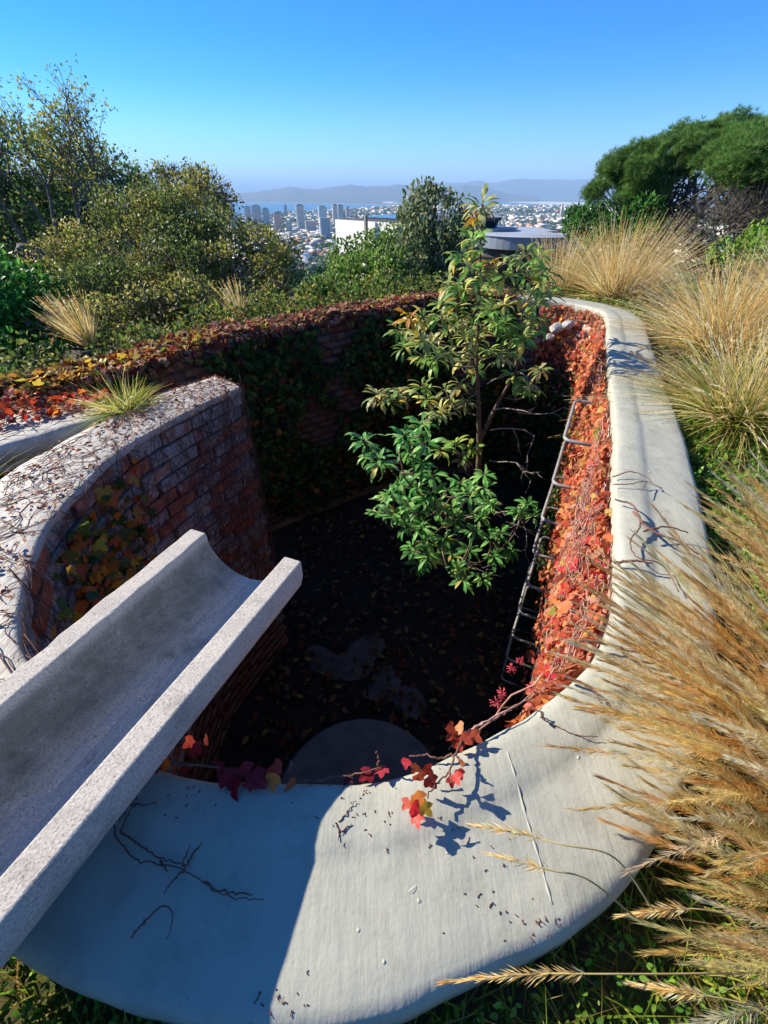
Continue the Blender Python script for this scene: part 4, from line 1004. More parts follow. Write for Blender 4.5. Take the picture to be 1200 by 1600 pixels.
STRAW = [('#ecd090', 5), ('#f4e0b0', 4), ('#e2be7c', 4), ('#cc9e5a', 1.5), ('#f8eccc', 2.5)]
GREEN = [('#7f9a3c', 4), ('#6a8a34', 3), ('#9faa48', 3), ('#b8b058', 2)]
def col_lerp(n, S, a, b, p=1.0):
    t = np.linspace(0, 1, S) ** p
    c = a[:, None]*(1-t)[None, :, None] + b[:, None]*t[None, :, None]
    return np.repeat(c, 2, axis=1).reshape(-1, 3)
def clump(name, label, base, rad, n_bl, n_pl, Lb, Lp, lean=(0,0,0), fan=.6, droop=.35, green=.3, seed=0, width=.0028, n_sp=40, sp=(.022,.0013), singles=0, cat='grass', group='dry ornamental grass clumps', plume_t0=.70, drift=(0,0,0), flare=.42, straw=None):
    straw = straw or STRAW
    rng = np.random.default_rng(seed); e = tag(empty(name, base), label, cat, group)
    def make(n, Lr, fan_):
        a = rng.random(n)*2*np.pi; r = rad*np.sqrt(rng.random(n))
        b = np.c_[np.cos(a)*r, np.sin(a)*r, -.02*np.ones(n)] + np.array(base)
        out = np.c_[np.cos(a)*r, np.sin(a)*r, np.zeros(n)] / rad
        d0 = unit(np.array([0, 0, 1.0]) + fan_*(out + .35*rng.standard_normal((n, 3))) + np.array(lean))
        d0[:, 2] = np.maximum(d0[:, 2], .10); d0 = unit(d0)
        L = rng.uniform(*Lr, n); h = d0*np.array([1, 1, 0])
        dr = droop * rng.uniform(.4, 1.3, n)[:, None] * (h*.9 + np.array([0, 0, -.75]) * np.linalg.norm(h, axis=1, keepdims=True)) + np.array(drift)
        return b, d0, L, dr
    b, d0, L, dr = make(n_bl, Lb, fan*1.15)
    V, F, C = ribbons(b, d0, L, dr, width*rng.uniform(.6, 1.2, n_bl), rng=rng)
    g = pal(n_bl, GREEN, .15, rng); s = pal(n_bl, straw, .12, rng); isg = rng.random(n_bl) < green
    o = obj_np('blades', V, F, M['straw'], e, colors=col_lerp(n_bl, 5, np.where(isg[:, None], g, s*.8), np.where((isg & (rng.random(n_bl) < .6))[:, None], g, s), 1.5)); o['kind'] = 'stuff'
    if n_pl:
        b, d0, L, dr = make(n_pl, Lp, fan*.8)
        V, F, C = ribbons(b, d0, L, dr, width*.5*np.ones(n_pl), S=8, rng=rng)
        s = pal(n_pl, straw, .08, rng)
        o = obj_np('stalks', V, F, M['straw'], e, colors=col_lerp(n_pl, 8, s*.85, s)); o['kind'] = 'stuff'
        dist = np.linalg.norm(C[:, -1] - np.array(CAM), axis=1); order = np.argsort(dist)
        one, rest = order[:singles], order[singles:]
        if len(rest):
            V, F = plumes(C[rest], n_sp, plume_t0, *sp, rng, flare)
            o = obj_np('plumes', V, F, M['straw'], e, colors=np.repeat(np.clip(s[rest]*1.12, 0, .9), 4*n_sp, 0)); o['kind'] = 'stuff'
        for i in one:
            V, F = plumes(C[i:i+1], int(n_sp*1.2), plume_t0, *sp, rng, flare)
            me = mesh_np('plume', V, F, np.clip(np.repeat(s[i:i+1]*1.12, len(V), 0) * rng.uniform(.85, 1.15, (len(V), 1)), 0, .9)); me.materials.append(M['straw'])
            o = bpy.data.objects.new('plume', me); link(o, e); o.matrix_parent_inverse = Matrix.Translation(-Vector(base))
    return e
gz = lambda x, y: float(ground_z(x, y))
# foreground mass at the right edge
FG = 'dry ornamental grass clumps beside the right coping'
NEARP = dict(n_sp=190, sp=(.036,.0006), group=FG, width=.0015, plume_t0=.58, flare=.55, straw=[('#f0d8a0', 5), ('#e8c888', 4), ('#f8e8c4', 3), ('#dcb674', 2.5), ('#cca05c', 1)])
clump('grass_clump', 'largest straw-coloured grass clump, sweeping over the near right coping', (1.14, .52, gz(1.14,.52)), .18, 170, 280, (.26,.55), (.48,.70), lean=(-.95,.14,0), fan=.50, droop=.14, green=.08, seed=1, singles=130, **NEARP)
clump('grass_clump', 'straw grass clump at the right edge reaching low over the weeds at the bottom corner', (1.0, .20, gz(1.0,.20)), .15, 200, 160, (.22,.45), (.36,.58), lean=(-.80,.10,-.15), fan=.60, droop=.16, green=.15, seed=2, singles=80, **NEARP)
clump('grass_clump', 'pale straw grass clump beyond the largest one, tips above the flat grey coping', (1.62, .98, gz(1.62,.98)), .16, 160, 230, (.26,.5), (.42,.64), lean=(-.9,.05,0), fan=.45, droop=.14, green=.06, seed=3, singles=70, **NEARP)
# clumps up the right side
clump('grass_clump', 'green-hearted grass clump beside the middle of the right coping', (2.14, 2.50, gz(2.14,2.50)), .17, 2300, 260, (.32,.60), (.45,.66), lean=(-.12,0,0), fan=1.25, droop=.55, green=.66, seed=4, n_sp=40, singles=40, group=FG)
clump('grass_clump', 'tawny grass clump behind the green-hearted one', (2.95, 4.0, gz(2.95,4.0)), .22, 1700, 420, (.45,.80), (.62,.92), lean=(-.10,0,0), fan=1.05, droop=.50, green=.10, seed=5, n_sp=40, group=FG)
clump('grass_clump', 'tall golden grass clump at the far bend of the coping, left of the others', (3.15, 6.5, gz(3.15,6.5)), .28, 1700, 480, (.5,.85), (.75,1.08), lean=(.10,0,0), fan=.85, droop=.32, green=.12, seed=6, n_sp=36, group=FG)
clump('grass_clump', 'golden grass clump at the right edge below the pine trunks', (4.9, 5.6, gz(4.9,5.6)), .28, 1500, 380, (.5,.85), (.7,1.0), fan=.95, droop=.42, green=.10, seed=8, n_sp=34, group=FG)
clump('grass_clump', 'tawny grass clump cut by the right edge, above the green-hearted one', (3.55, 3.2, gz(3.55,3.2)), .2, 1200, 260, (.4,.7), (.55,.8), fan=1.05, droop=.5, green=.3, seed=9, n_sp=34, group=FG)
clump('grass_clump', 'thin wispy golden grass clump left of the tall golden one, before the metal roof', (2.6, 7.2, gz(2.6,7.2)), .25, 600, 180, (.45,.75), (.65,.9), fan=.5, droop=.25, green=.3, seed=10, n_sp=30, group=FG)
# tufts on the walls
clump('grass_tuft', 'bright green grass tuft growing on top of the curved brick wall', (-1.50, 2.42, .0), .075, 520, 12, (.10,.24), (.2,.34), fan=1.1, droop=.5, green=.9, seed=11, n_sp=10, group='grass tufts on the walls', width=.0022)
clump('grass_tuft', 'straw grass tuft standing on the back wall at the left', tuple(atz(140,538,-.16)), .05, 260, 50, (.25,.48), (.4,.55), lean=(-.25,0,0), fan=.38, droop=.25, green=.25, seed=12, n_sp=30, group='grass tufts on the walls', width=.0024)
clump('grass_tuft', 'small dry grass tuft on the back wall below the city view', tuple(atz(376,492,-.06)), .05, 90, 24, (.18,.34), (.3,.42), lean=(-.2,0,0), fan=.35, droop=.2, green=.05, seed=13, n_sp=30, group='grass tufts on the walls', width=.0024)
clump('grass_tuft', 'sparse green grass leaning in the groove behind the curved wall', (-1.95, 1.62, -.17), .06, 60, 0, (.2,.4), (.2,.3), lean=(.5,.2,0), fan=.6, droop=.5, green=.8, seed=14, group='grass tufts on the walls', width=.0022)
# single plumes arching over the near coping
def lone_plume(label, pts, seed, n_sp=230):
    rng = np.random.default_rng(seed); P_ = catmull([tuple(p) for p in pts], 24)
    mb = MB(); mb.tube([Vector(p) for p in P_], list(np.linspace(.0016, .0008, 24)), 5, caps=False)
    e = tag(empty('grass_plume', tuple(P_[0])), label, 'grass plume', 'single plumes over the coping')
    mb.build('stalk', M['straw_stalk'], e)
    V, F = plumes(P_[None], n_sp, .62, .024, .0008, rng, .55)
    o = obj_np('plume', V, F, M['straw'], e, colors=np.repeat(pal(n_sp, STRAW, .12, rng), 4, 0))
M['straw_stalk'] = noise_mat('straw_stalk', [(0.3, (0.32, 0.24, 0.08)), (0.7, (0.5, 0.40, 0.17))], 30, bump=0)
lone_plume('feathery plume lying low across the bottom over the weeds', [atz(1190,1520,-.02), atz(1050,1522,.06), atz(940,1522,.10), atz(830,1522,.09), atz(700,1534,.05)], 31)
lone_plume('upper of two thin plumes arching over the crease of the coping', [atz(1020,1420,.10), atz(960,1340,.18), atz(880,1320,.2), atz(800,1300,.18), atz(742,1290,.15)], 32, 110)
lone_plume('lower of two thin plumes arching over the crease of the coping', [atz(1000,1440,.06), atz(920,1375,.12), atz(860,1360,.14), atz(800,1343,.13), atz(768,1336,.11)], 33, 90)
lone_plume('bushy plume drooping just below the coping edge at right', [atz(1200,1445,.0), atz(1120,1425,.06), atz(1060,1420,.08), atz(975,1430,.05)], 34)
lone_plume('pale plume at the bottom right corner above the weeds', [atz(1250,1590,.05), atz(1150,1565,.08), atz(1080,1552,.09), atz(1000,1540,.07)], 35)

# ------------------------------------------------------------------ weeds and low ground cover
def weeds(name, label, region, n, size, palette, seed, T=T_OVAL, hmax=.10, blades=0, bl=(.06,.18)):
    rng = np.random.default_rng(seed); pts = []
    xs = rng.uniform(region[0], region[1], n*3); ys = rng.uniform(region[2], region[3], n*3)
    ok = ~in_poly(xs, ys, WALL_OUT)
    xs, ys = xs[ok][:n], ys[ok][:n]; m_ = len(xs)
    zz = ground_z(xs, ys); den = np.array([mnoise.noise(Vector((a*4, b*4, seed))) for a, b in zip(xs, ys)])
    p = np.c_[xs, ys, zz + .01 + rng.random(m_)*hmax*np.clip(den + .5, .1, 1.2)]
    V, F = batch(T, p, frames(rnd_dir(m_, rng)*np.array([1,1,.5]), np.array([0,0,1]) + .5*rng.standard_normal((m_,3))), rng.uniform(*size, m_))
    e = tag(empty(name, (float(xs.mean()), float(ys.mean()), float(zz.mean()))), label, 'weeds', kind='stuff')
    o = obj_np('leaves', V, F, M['leaf'], e, colors=np.repeat(pal(m_, palette, .16, rng), len(T[0]), 0)); o['kind'] = 'stuff'
    if blades:
        xs = rng.uniform(region[0], region[1], blades*2); ys = rng.uniform(region[2], region[3], blades*2); ok = ~in_poly(xs, ys, WALL_OUT); xs, ys = xs[ok][:blades], ys[ok][:blades]; k = len(xs)
        b = np.c_[xs, ys, ground_z(xs, ys)]
        d0 = unit(np.array([0,0,.8]) + .7*rng.standard_normal((k,3))); d0[:,2] = np.abs(d0[:,2])
        V, F, C = ribbons(b, d0, rng.uniform(*bl, k), .4*np.c_[d0[:,:2], -np.ones(k)*.6], .0018*np.ones(k), rng=rng)
        c = pal(k, GREEN + [('#b8a060', 4)], .15, rng); o = obj_np('blades', V, F, M['straw'], e, colors=np.repeat(c, 10, 0)); o['kind'] = 'stuff'
WALL_OUT = np.array([p[:2] for p in catmull(B_OUT, 120)] + [p[:2] for p in catmull(C_OUT, 60)] + [(-3.6, 1.0)] + [p[:2] for p in catmull(A_OUT, 60)])
LUSH = [('#5f8a2c', 5), ('#7aa03a', 4), ('#4a7a26', 4), ('#8fae4a', 2), ('#3f6424', 3)]
weeds('weeds', 'low green weeds and grass along the foot of the near coping', (-1.3, 1.1, -.35, .40), 11000, (.007, .020), LUSH, 41, blades=4200, hmax=.08)
weeds('weeds', 'leafy green weeds between the two grass clumps beside the right coping', (1.15, 2.9, .8, 2.5), 9000, (.014, .040), LUSH, 42, blades=1500, hmax=.10)
weeds('weeds', 'rough green growth under the golden grasses near the pines', (2.4, 7.5, 2.3, 9.0), 9000, (.03, .07), LUSH + [('#a89a4a', 4)], 43, blades=3000, bl=(.15, .4), hmax=.12)
weeds('weeds', 'short green turf at the bottom right under the straw grass', (1.1, 3.2, -.6, .85), 9000, (.010, .028), LUSH, 45, blades=2600, hmax=.07)
weeds('weeds', 'short turf at the far left edge beside the chute', (-4.5, -1.25, -.5, 1.2), 9000, (.010, .030), LUSH + [('#a08a5a', 3)], 46, blades=2600, hmax=.06)
weeds('weeds', 'brown soil litter and dry weeds in the groove behind the curved wall', (-2.9, -1.4, .5, 2.6), 1500, (.012, .03), [('#6a4a34', 3), ('#8a6a4a', 3), ('#5f6a2c', 2)], 44, blades=200, hmax=.02)

# ------------------------------------------------------------------ shrubs and trees beyond the pit
def shrub(name, label, base, clumps, T, n, size, palette, mat, seed, cat='shrub', group=None, gap=-.15, freq=1.6, stems=26, stem_mat='bark_grey', stem_r=.05, twigs=0, up=.35, extra_twigs=0, part='crown', tone=None):
    rng = np.random.default_rng(seed); rn = random.Random(seed)
    e = tag(empty(name, base), label, cat, group)
    Cs = np.array([tuple(c[0]) for c in clumps]); Rs = np.array([c[1] if hasattr(c[1], '__len__') else (c[1],)*3 for c in clumps], float)
    wt = (Rs.prod(1)) ** (2/3); wt /= wt.sum()
    m_ = int(n*1.9); k = rng.choice(len(Cs), m_, p=wt)
    dv = rnd_dir(m_, rng); rr = .45 + .62 * rng.random(m_) ** .65
    p = Cs[k] + dv * Rs[k] * rr[:, None]
    mean_r = Rs.mean()
    ns = np.array([mnoise.noise(Vector(q * freq)) + .6*mnoise.noise(Vector(q * freq * 2.7)) for q in p])
    ok = ns > gap; p, dv, k, ns = p[ok][:n], dv[ok][:n], k[ok][:n], ns[ok][:n]; m_ = len(p)
    d = unit(dv*.5 + np.array([0, 0, up]) + .8*rng.standard_normal((m_, 3))); nr = unit(dv + np.array([0,0,.4]) + .7*rng.standard_normal((m_, 3)))
    cc = pal(m_, palette, .16, rng)
    if tone:
        mk = np.array([mnoise.noise(Vector(q * .9 + Vector((9, 3, 1)) if False else Vector(q) * .9 + Vector((9, 3, 1)))) for q in p]) > .08
        cc = np.where(mk[:, None], pal(m_, tone, .16, rng), cc)
    V, F = batch(T, p, frames(d, nr), rng.uniform(*size, m_))
    o = obj_np(part, V, F, mat, e, colors=np.repeat(cc, len(T[0]), 0)); o['kind'] = 'stuff'
    mb = MB(); b0 = Vector(base)
    for s in range(stems):
        ci = rn.randrange(len(Cs)); c = Vector(Cs[ci]); r = Vector(Rs[ci])
        tip = c + Vector((rn.uniform(-.7,.7)*r.x, rn.uniform(-.7,.7)*r.y, rn.uniform(-.4,.65)*r.z))
        b1 = b0 + Vector((rn.gauss(0,.15), rn.gauss(0,.15), 0)); md = b1.lerp(tip, .5) + Vector((rn.gauss(0,.15), rn.gauss(0,.15), .1)) * (tip-b1).length*.3
        P_ = catmull([tuple(b1), tuple(md), tuple(tip)], 10); mb.tube([Vector(q) for q in P_], [stem_r*rn.uniform(.4, 1)*(1-.8*i/9) for i in range(10)], 5, caps=False)
    mb.build('trunk', M[stem_mat], e)
    if extra_twigs:
        mb = MB()
        for s in range(extra_twigs):
            i = rng.integers(len(Cs)); dv1 = Vector(rnd_dir(1, rng)[0]); dv1.z = abs(dv1.z)*.8 + .1
            p0 = Vector(Cs[i]) + Vector(dv1[q]*Rs[i][q]*.5 for q in range(3)); p1 = Vector(Cs[i]) + Vector(dv1[q]*Rs[i][q]*rn.uniform(.95, 1.2) for q in range(3))
            md = (p0+p1)/2 + Vector((rn.gauss(0,.05), rn.gauss(0,.05), rn.gauss(0,.05)))*Rs[i].mean()
            mb.tube([p0, md, p1], [stem_r*.14, stem_r*.10, stem_r*.05], 4, caps=False)
        o = mb.build('twigs', M[stem_mat], e); o['kind'] = 'stuff'
    return e
def cl(lst):   # (px, py, Y, radius) -> clumps
    return [(at(x, y, Y), r if not isinstance(r, tuple) else r) for (x, y, Y, r) in lst]
YG = [('#98984a', 5), ('#a8a454', 3.5), ('#7f8a3c', 5), ('#b8ac60', 2), ('#66743a', 5), ('#948860', 3)]
DK = [('#5c7e48', 5), ('#6c8e54', 4), ('#4e703e', 4), ('#8c9a58', 2.5), ('#a09c56', 1)]
# big yellow-green shrub
c1 = cl([(250,362,8.2,.62),(305,368,8.2,.6),(195,380,7.9,.68),(145,418,7.3,.62),(355,395,7.8,.52),(405,412,7.6,.48),(438,428,7.4,.36),(280,430,7.2,.7),(215,440,7.0,.6),(340,445,7.0,.55),(400,452,6.9,.42),(170,470,6.3,.5),(110,480,5.9,.45),(300,480,6.2,.4),(240,490,5.7,.33),(170,505,5.3,.3),(110,515,5.0,.28),(330,488,6.0,.3),(400,478,6.3,.3),(60,525,4.8,.26),(440,462,6.6,.3),(230,325,8.6,.3),(180,335,8.6,.35),(290,325,8.6,.3),(100,440,7.0,.5)])
shrub('yellow_green_shrub', 'broad yellow-green shrub behind the back wall, left of the city view', (-3.2, 7.6, gz(-3.2,7.6)), c1, T_RHOMB, 42000, (.03, .062), YG, M['leaf_gloss'], 61, gap=-.03, stems=60, extra_twigs=480, tone=[('#66763a', 3), ('#82904a', 3), ('#52643a', 3)])
# twiggy shrub tops behind it, grey-brown
c2 = cl([(290,292,10.5,.42),(325,298,10.2,.42),(265,280,10.6,.3),(310,325,9.8,.5),(345,320,9.6,.35),(400,375,9.2,.35),(445,392,9.0,.3)])
shrub('twiggy_shrub', 'sparse twiggy shrub rising behind the yellow-green one against the sea', (-3.6, 10.4, gz(-3.6,10.4)), c2, T_RHOMB, 2600, (.05, .09), YG, M['leaf'], 62, gap=.05, stems=70, stem_r=.04, extra_twigs=420)
# bright green shrub at the left edge
c3 = cl([(15,480,5.4,.45),(60,470,5.6,.35),(-30,450,5.6,.5),(30,520,5.0,.35),(85,500,5.4,.3),(-20,500,5.0,.45),(-60,470,5.4,.6),(20,545,4.6,.24),(70,538,4.7,.2),(-20,550,4.5,.25)])
shrub('green_shrub', 'bright green leafy shrub at the left edge behind the wall', (-4.4, 5.4, gz(-4.4,5.4)), c3, T_OVAL, 7000, (.05, .09), [('#4a8a34', 5), ('#3a7a2c', 4), ('#5f9a40', 3), ('#2f6426', 3)], M['leaf_gloss'], 63, gap=-.3, stems=26, stem_r=.03)
# dark evergreen mass behind
c4 = cl([(40,285,17,1.5),(100,295,17,1.5),(165,305,17,1.3),(20,350,16,1.6),(100,360,16,1.6),(-40,280,17,1.6),(205,320,16.5,.9),(160,370,15.5,1.3),(-20,350,16,1.7),(60,400,15,1.4),(225,295,16.5,.45)])
shrub('dark_evergreen_tree', 'dense dark evergreen tree at the upper left behind the bare branches', (-11, 17, gz(-11,17)), c4, T_RHOMB, 34000, (.07, .14), DK, M['leaf_dull'], 64, cat='tree', gap=-.3, freq=.8, stems=18, stem_r=.16, extra_twigs=120)

def grow(mb, p, d, l, r, depth, rn, tips, up=.12, spread=.55, shrink=.74, kids=(2, 3), sides=5):
    n = 4; pts = [p]
    for k in range(n):
        d = (d + Vector((rn.gauss(0,.10), rn.gauss(0,.10), rn.gauss(0,.10) + up*.25))).normalized(); pts.append(pts[-1] + d*l/n)
    mb.tube(pts, [r*(1 - .35*i/n) for i in range(n+1)], sides if depth > 1 else 4, caps=False)
    if depth == 0: tips.append((pts[-1], d)); return
    for k in range(rn.randint(*kids)):
        dd_ = (d + Vector((rn.gauss(0,spread), rn.gauss(0,spread), rn.gauss(.1,spread*.6)))).normalized()
        grow(mb, pts[rn.randint(2, n)] if k else pts[-1], dd_, l*shrink*rn.uniform(.8,1.15), r*.62, depth-1, rn, tips, up, spread, shrink, kids, sides)
def branch_tree(name, label, base, starts, depth, leaf_n, size, palette, seed, r0, l0, group=None, spread=.5, leaf_prob=.5, shrink=.76, mat='leaf', tuft=.12, up=.12, trunk=None):
    rn = random.Random(seed); rng = np.random.default_rng(seed); e = tag(empty(name, base), label, 'tree', group)
    mb = MB(); tips = []
    for (p, d, l, r) in starts: grow(mb, Vector(p), Vector(d).normalized(), l, r, depth, rn, tips, up, spread, shrink)
    mb.build('trunk', M['bark_grey'], e)
    pos = []
    for tp, d in tips:
        if rn.random() < leaf_prob * (.5 + mnoise.noise(tp*.7)):
            for k in range(leaf_n): pos.append(tp + Vector((rn.gauss(0,tuft), rn.gauss(0,tuft), rn.gauss(0,tuft))))
    if pos:
        p = np.array(pos); m_ = len(p)
        V, F = batch(T_RHOMB, p, frames(rnd_dir(m_, rng), rnd_dir(m_, rng) + np.array([0,0,.5])), rng.uniform(*size, m_))
        o = obj_np('crown', V, F, M[mat], e, colors=np.repeat(pal(m_, palette, .16, rng), 4, 0)); o['kind'] = 'stuff'
    return e
bY = 14.0
b0 = at(170, 420, bY)
branch_tree('bare_tree', 'bare branching tree with a few yellow leaf tufts against the sky at upper left', (b0.x, bY, gz(b0.x, bY)),
    [(at(150,400,bY), (-.3,0,1), 1.15, .06), (at(160,400,bY), (.55,-.1,1), 1.1, .055), (at(100,390,bY), (-.4,.1,1), 1.12, .055), (at(180,370,bY), (.9,.2,.7), 1.1, .05), (at(90,370,bY), (-.2,.3,1), 1.1, .055), (at(150,340,bY), (.25,.1,1), .9, .045), (at(40,380,bY), (-.1,0,1), 1.1, .055), ((b0.x, bY, gz(b0.x,bY)-.2), (0,0,1), .9, .12)],
    5, 12, (.05,.09), [('#a8a044', 3), ('#8f9440', 4), ('#b8ac54', 1.5), ('#727f3a', 5), ('#5f7438', 3)], 71, .1, 2.0, spread=.46, leaf_prob=1.1, shrink=.74)
branch_tree('bare_tree', 'bare tree at the left frame edge, only a few dark twigs against the sky', tuple(at(-60, 420, 12) * 1.0),
    [(at(-20,260,12), (.05,0,1), 1.0, .05), (at(-40,280,12), (.0,.2,1), 1.1, .05)], 4, 0, (.05,.1), YG, 72, .1, 2.0, spread=.34, leaf_prob=0, shrink=.74)
# rock among the shrubs
o = bpy.data.objects.new('boulder', rock_mesh('boulder', .3, 4, M['stone'], 3, (1.3,.9,.6))); link(o); o.location = at(55, 400, 11.5)
o.rotation_euler = (.1, .35, .6); tag(o, 'grey boulder half hidden among the shrubs at far left', 'rock')
# centre shrubs
c5 = cl([(655,400,8.6,.5),(680,370,8.8,.6),(665,335,9.0,.45),(700,410,8.4,.6),(640,430,8.2,.55),(690,440,8.0,.5),(700,345,9.0,.42),(665,312,9.0,.22),(690,318,9.0,.22),(650,350,8.9,.32),(715,330,9.0,.24),(655,450,7.8,.4),(720,390,8.6,.4)])
shrub('grey_green_shrub', 'tall grey-green shrub with upright shoots in the centre, before the metal-roofed house', (.9, 8.6, gz(.9,8.6)), c5, T_OVAL, 8000, (.05, .095), [('#72845a', 5), ('#5f7450', 4), ('#8c986c', 3), ('#4c6440', 3), ('#a0a47c', 2)], M['leaf_gloss'], 65, gap=-.2, stems=50, stem_r=.035, up=1.0, extra_twigs=90)
c6 = cl([(560,425,9.0,.5),(530,438,8.8,.42),(590,420,8.8,.5),(505,452,8.4,.34),(560,450,8.2,.5),(535,402,9.2,.27),(560,394,9.2,.27),(585,392,9.2,.34),(605,386,9.0,.34),(610,440,8.0,.5),(488,466,8.0,.25),(520,465,7.8,.35),(580,465,7.6,.4)])
shrub('light_green_shrub', 'rounded light green shrub in front of the white house', (-.5, 8.6, gz(-.5,8.6)), c6, T_RHOMB, 9000, (.05, .09), [('#6f9444', 5), ('#5f843a', 4), ('#86a454', 3), ('#4f7030', 3)], M['leaf_gloss'], 66, gap=-.3, stems=30, stem_r=.035)
# low dark hedge line behind the wall, fills below the far view
c7 = [(Vector(PC.O[i]) - Vector(PC.Nn[i])*(.16 + .18*((i//9) % 3)) + Vector((0, 0, -.20 + .05*((i//9) % 2))), .30 + .05*((i//9) % 3)) for i in range(70, 470, 9)]
shrub('low_shrub', 'low mixed shrub hugging the outside of the back wall', (-.9, 6.9, gz(-.9,6.9)), c7, T_RHOMB, 16000, (.035, .065), [('#5f7a3a', 5), ('#4a6430', 4), ('#7a8244', 3), ('#9a9a4a', 2), ('#8a6a4a', 1)], M['leaf'], 67, gap=-.2, stems=16, stem_r=.02)

# ------------------------------------------------------------------ pine trees
def needle_template(k=9):
    V = []; F = []; rn = random.Random(2)
    for i in range(k):
        a = 2.4*i; e = rn.uniform(.1, 1.1); d = Vector((math.cos(a)*math.cos(e), math.sin(a)*math.cos(e), math.sin(e)))
        s = d.orthogonal().normalized()*.045; b = len(V)
        V += [tuple(-s), tuple(s), tuple(d)]; F.append((b, b+1, b+2))
    return np.array(V, float), tri(F)
T_PINE = needle_template(11)
def pine(label, base, clumps, starts, seed, n, dead=0):
    rng = np.random.default_rng(seed); rn = random.Random(seed)
    e = tag(empty('pine_tree', base), label, 'tree', 'umbrella pines at the right')
    Cs = np.array([tuple(c[0]) for c in clumps]); Rs = np.array([(c[1], c[1], c[1]*.62) for c in clumps])
    wt = Rs.prod(1)**(2/3); wt /= wt.sum(); m_ = int(n*1.8)
    k = rng.choice(len(Cs), m_, p=wt); dv = rnd_dir(m_, rng); dv[:, 2] = np.abs(dv[:, 2])*np.where(rng.random(m_) < .8, 1, -.6)
    p = Cs[k] + dv*Rs[k]*(.62 + .42*rng.random(m_)**.6)[:, None]
    ns = np.array([mnoise.noise(Vector(q)*1.1) + .5*mnoise.noise(Vector(q)*3.0) for q in p]); ok = ns > -.10; p, dv, ns = p[ok][:n], dv[ok][:n], ns[ok][:n]; m_ = len(p); p = p + dv*(ns*.35)[:, None] + .06*rng.standard_normal((m_, 3))
    upv = unit(dv*.8 + np.array([0,0,.9]) + .35*rng.standard_normal((m_,3)))
    V, F = batch(T_PINE, p, frames(unit(np.cross(upv, rnd_dir(m_, rng))), upv), rng.uniform(.10, .19, m_))
    o = obj_np('crown', V, F, M['leaf_dull'], e, colors=np.repeat(pal(m_, [('#5a8440', 5), ('#688f48', 4), ('#4a7036', 4), ('#7a9a50', 1.5)], .15, rng), len(T_PINE[0]), 0)); o['kind'] = 'stuff'
    mb = MB(); tips = []
    for (q, d, l, r) in starts: grow(mb, Vector(q), Vector(d).normalized(), l*.6, r, 2, rn, tips, .1, .45, .7)
    # limbs that carry each clump
    hub = Vector(starts[0][0])
    for c in Cs:
        c = Vector(c)
        for k in range(5):
            tip = c + Vector((rn.gauss(0,.5), rn.gauss(0,.5), rn.gauss(-.25,.2))) * Rs[0][0]
            md = hub.lerp(tip, .55) + Vector((rn.gauss(0,.25), rn.gauss(0,.25), -.35))
            P_ = catmull([tuple(hub + Vector((rn.gauss(0,.15), rn.gauss(0,.15), rn.uniform(-.5,.3)))), tuple(md), tuple(tip)], 9)
            mb.tube([Vector(x) for x in P_], [.10*rn.uniform(.5,1.1)*(1-.85*i/8) for i in range(9)], 5, caps=False)
    mb.tube([Vector(base) + Vector((0,0,-.3)), Vector(base).lerp(hub, .5) + Vector((.1,.1,0)), hub], [.32, .26, .2], 9)
    mb.build('trunk', M['bark_grey'], e)
    if dead:
        mb = MB()
        for k in range(dead):
            c = Vector(Cs[rn.randrange(len(Cs))]); s = hub.lerp(c, rn.uniform(.2, .85)); d = Vector((rn.gauss(0,.8), rn.gauss(0,.6), rn.gauss(-.25,.45))).normalized(); l = rn.uniform(.4, 1.3)
            mb.tube([s, s + d*l*.5 + Vector((0,0,.08)), s + d*l], [.022, .014, .006], 4, caps=False)
        o = mb.build('dead_twigs', M['bark_grey'], e); o['kind'] = 'stuff'
    return e
PY = 19.0
pc = cl([(948,296,PY,.75),(975,274,PY,.85),(1010,256,PY,.95),(1050,246,PY+1,1.05),(1095,234,PY+1,1.05),(1140,226,PY+1.5,1.0),(1170,230,PY+2,1.1),(990,272,PY-1.2,.6),(1060,245,PY-1.2,.7),(935,305,PY-.5,.5),(960,320,PY-1,.5),(1000,300,PY-1,.55),(1080,275,PY-1,.6)])
pb = at(1040, 400, PY)
pine('left umbrella pine with a wide rounded crown at upper right', (pb.x, PY, gz(pb.x, PY)), pc, [(at(1050,360,PY), (-.4,0,1), 1.5, .16), (at(1060,360,PY), (.5,0,1), 1.5, .15), (at(1040,370,PY), (-1,.2,.5), 1.4, .14)], 81, 17000, 320)
PY2 = 14.0
pc2 = cl([(1130,262,PY2,.7),(1165,247,PY2,.8),(1210,238,PY2,.9),(1260,230,PY2,1.0),(1190,260,PY2-1,.7),(1240,265,PY2-.5,.8),(1320,240,PY2,1.0)])
pb2 = at(1230, 420, PY2)
pine('nearer umbrella pine cut by the right edge, brighter green crown', (pb2.x, PY2, gz(pb2.x, PY2)), pc2, [(at(1215,370,PY2), (-.6,0,.8), 1.3, .14), (at(1225,370,PY2), (.3,0,1), 1.3, .14), (at(1205,380,PY2), (-1,.1,.45), 1.3, .10)], 82, 15000, 800)
c8 = cl([(960,365,17,.75),(920,352,18,.6),(900,348,19,.5),(1000,350,16.5,.7),(940,395,15,.6),(1010,380,15,.7)])
shrub('dark_green_shrub', 'dark green shrub under the left side of the umbrella pine', (6, 16.8, gz(6,16.8)), c8, T_RHOMB, 5200, (.10, .18), [('#3f6f2f', 5), ('#4f8038', 4), ('#2f5a26', 4)], M['leaf_dull'], 83, gap=-.3, freq=1.0, stems=14, stem_r=.07)
c9 = cl([(1190,375,9.5,.35),(1165,392,9,.3),(1220,385,9,.4),(1130,398,9.5,.28)])
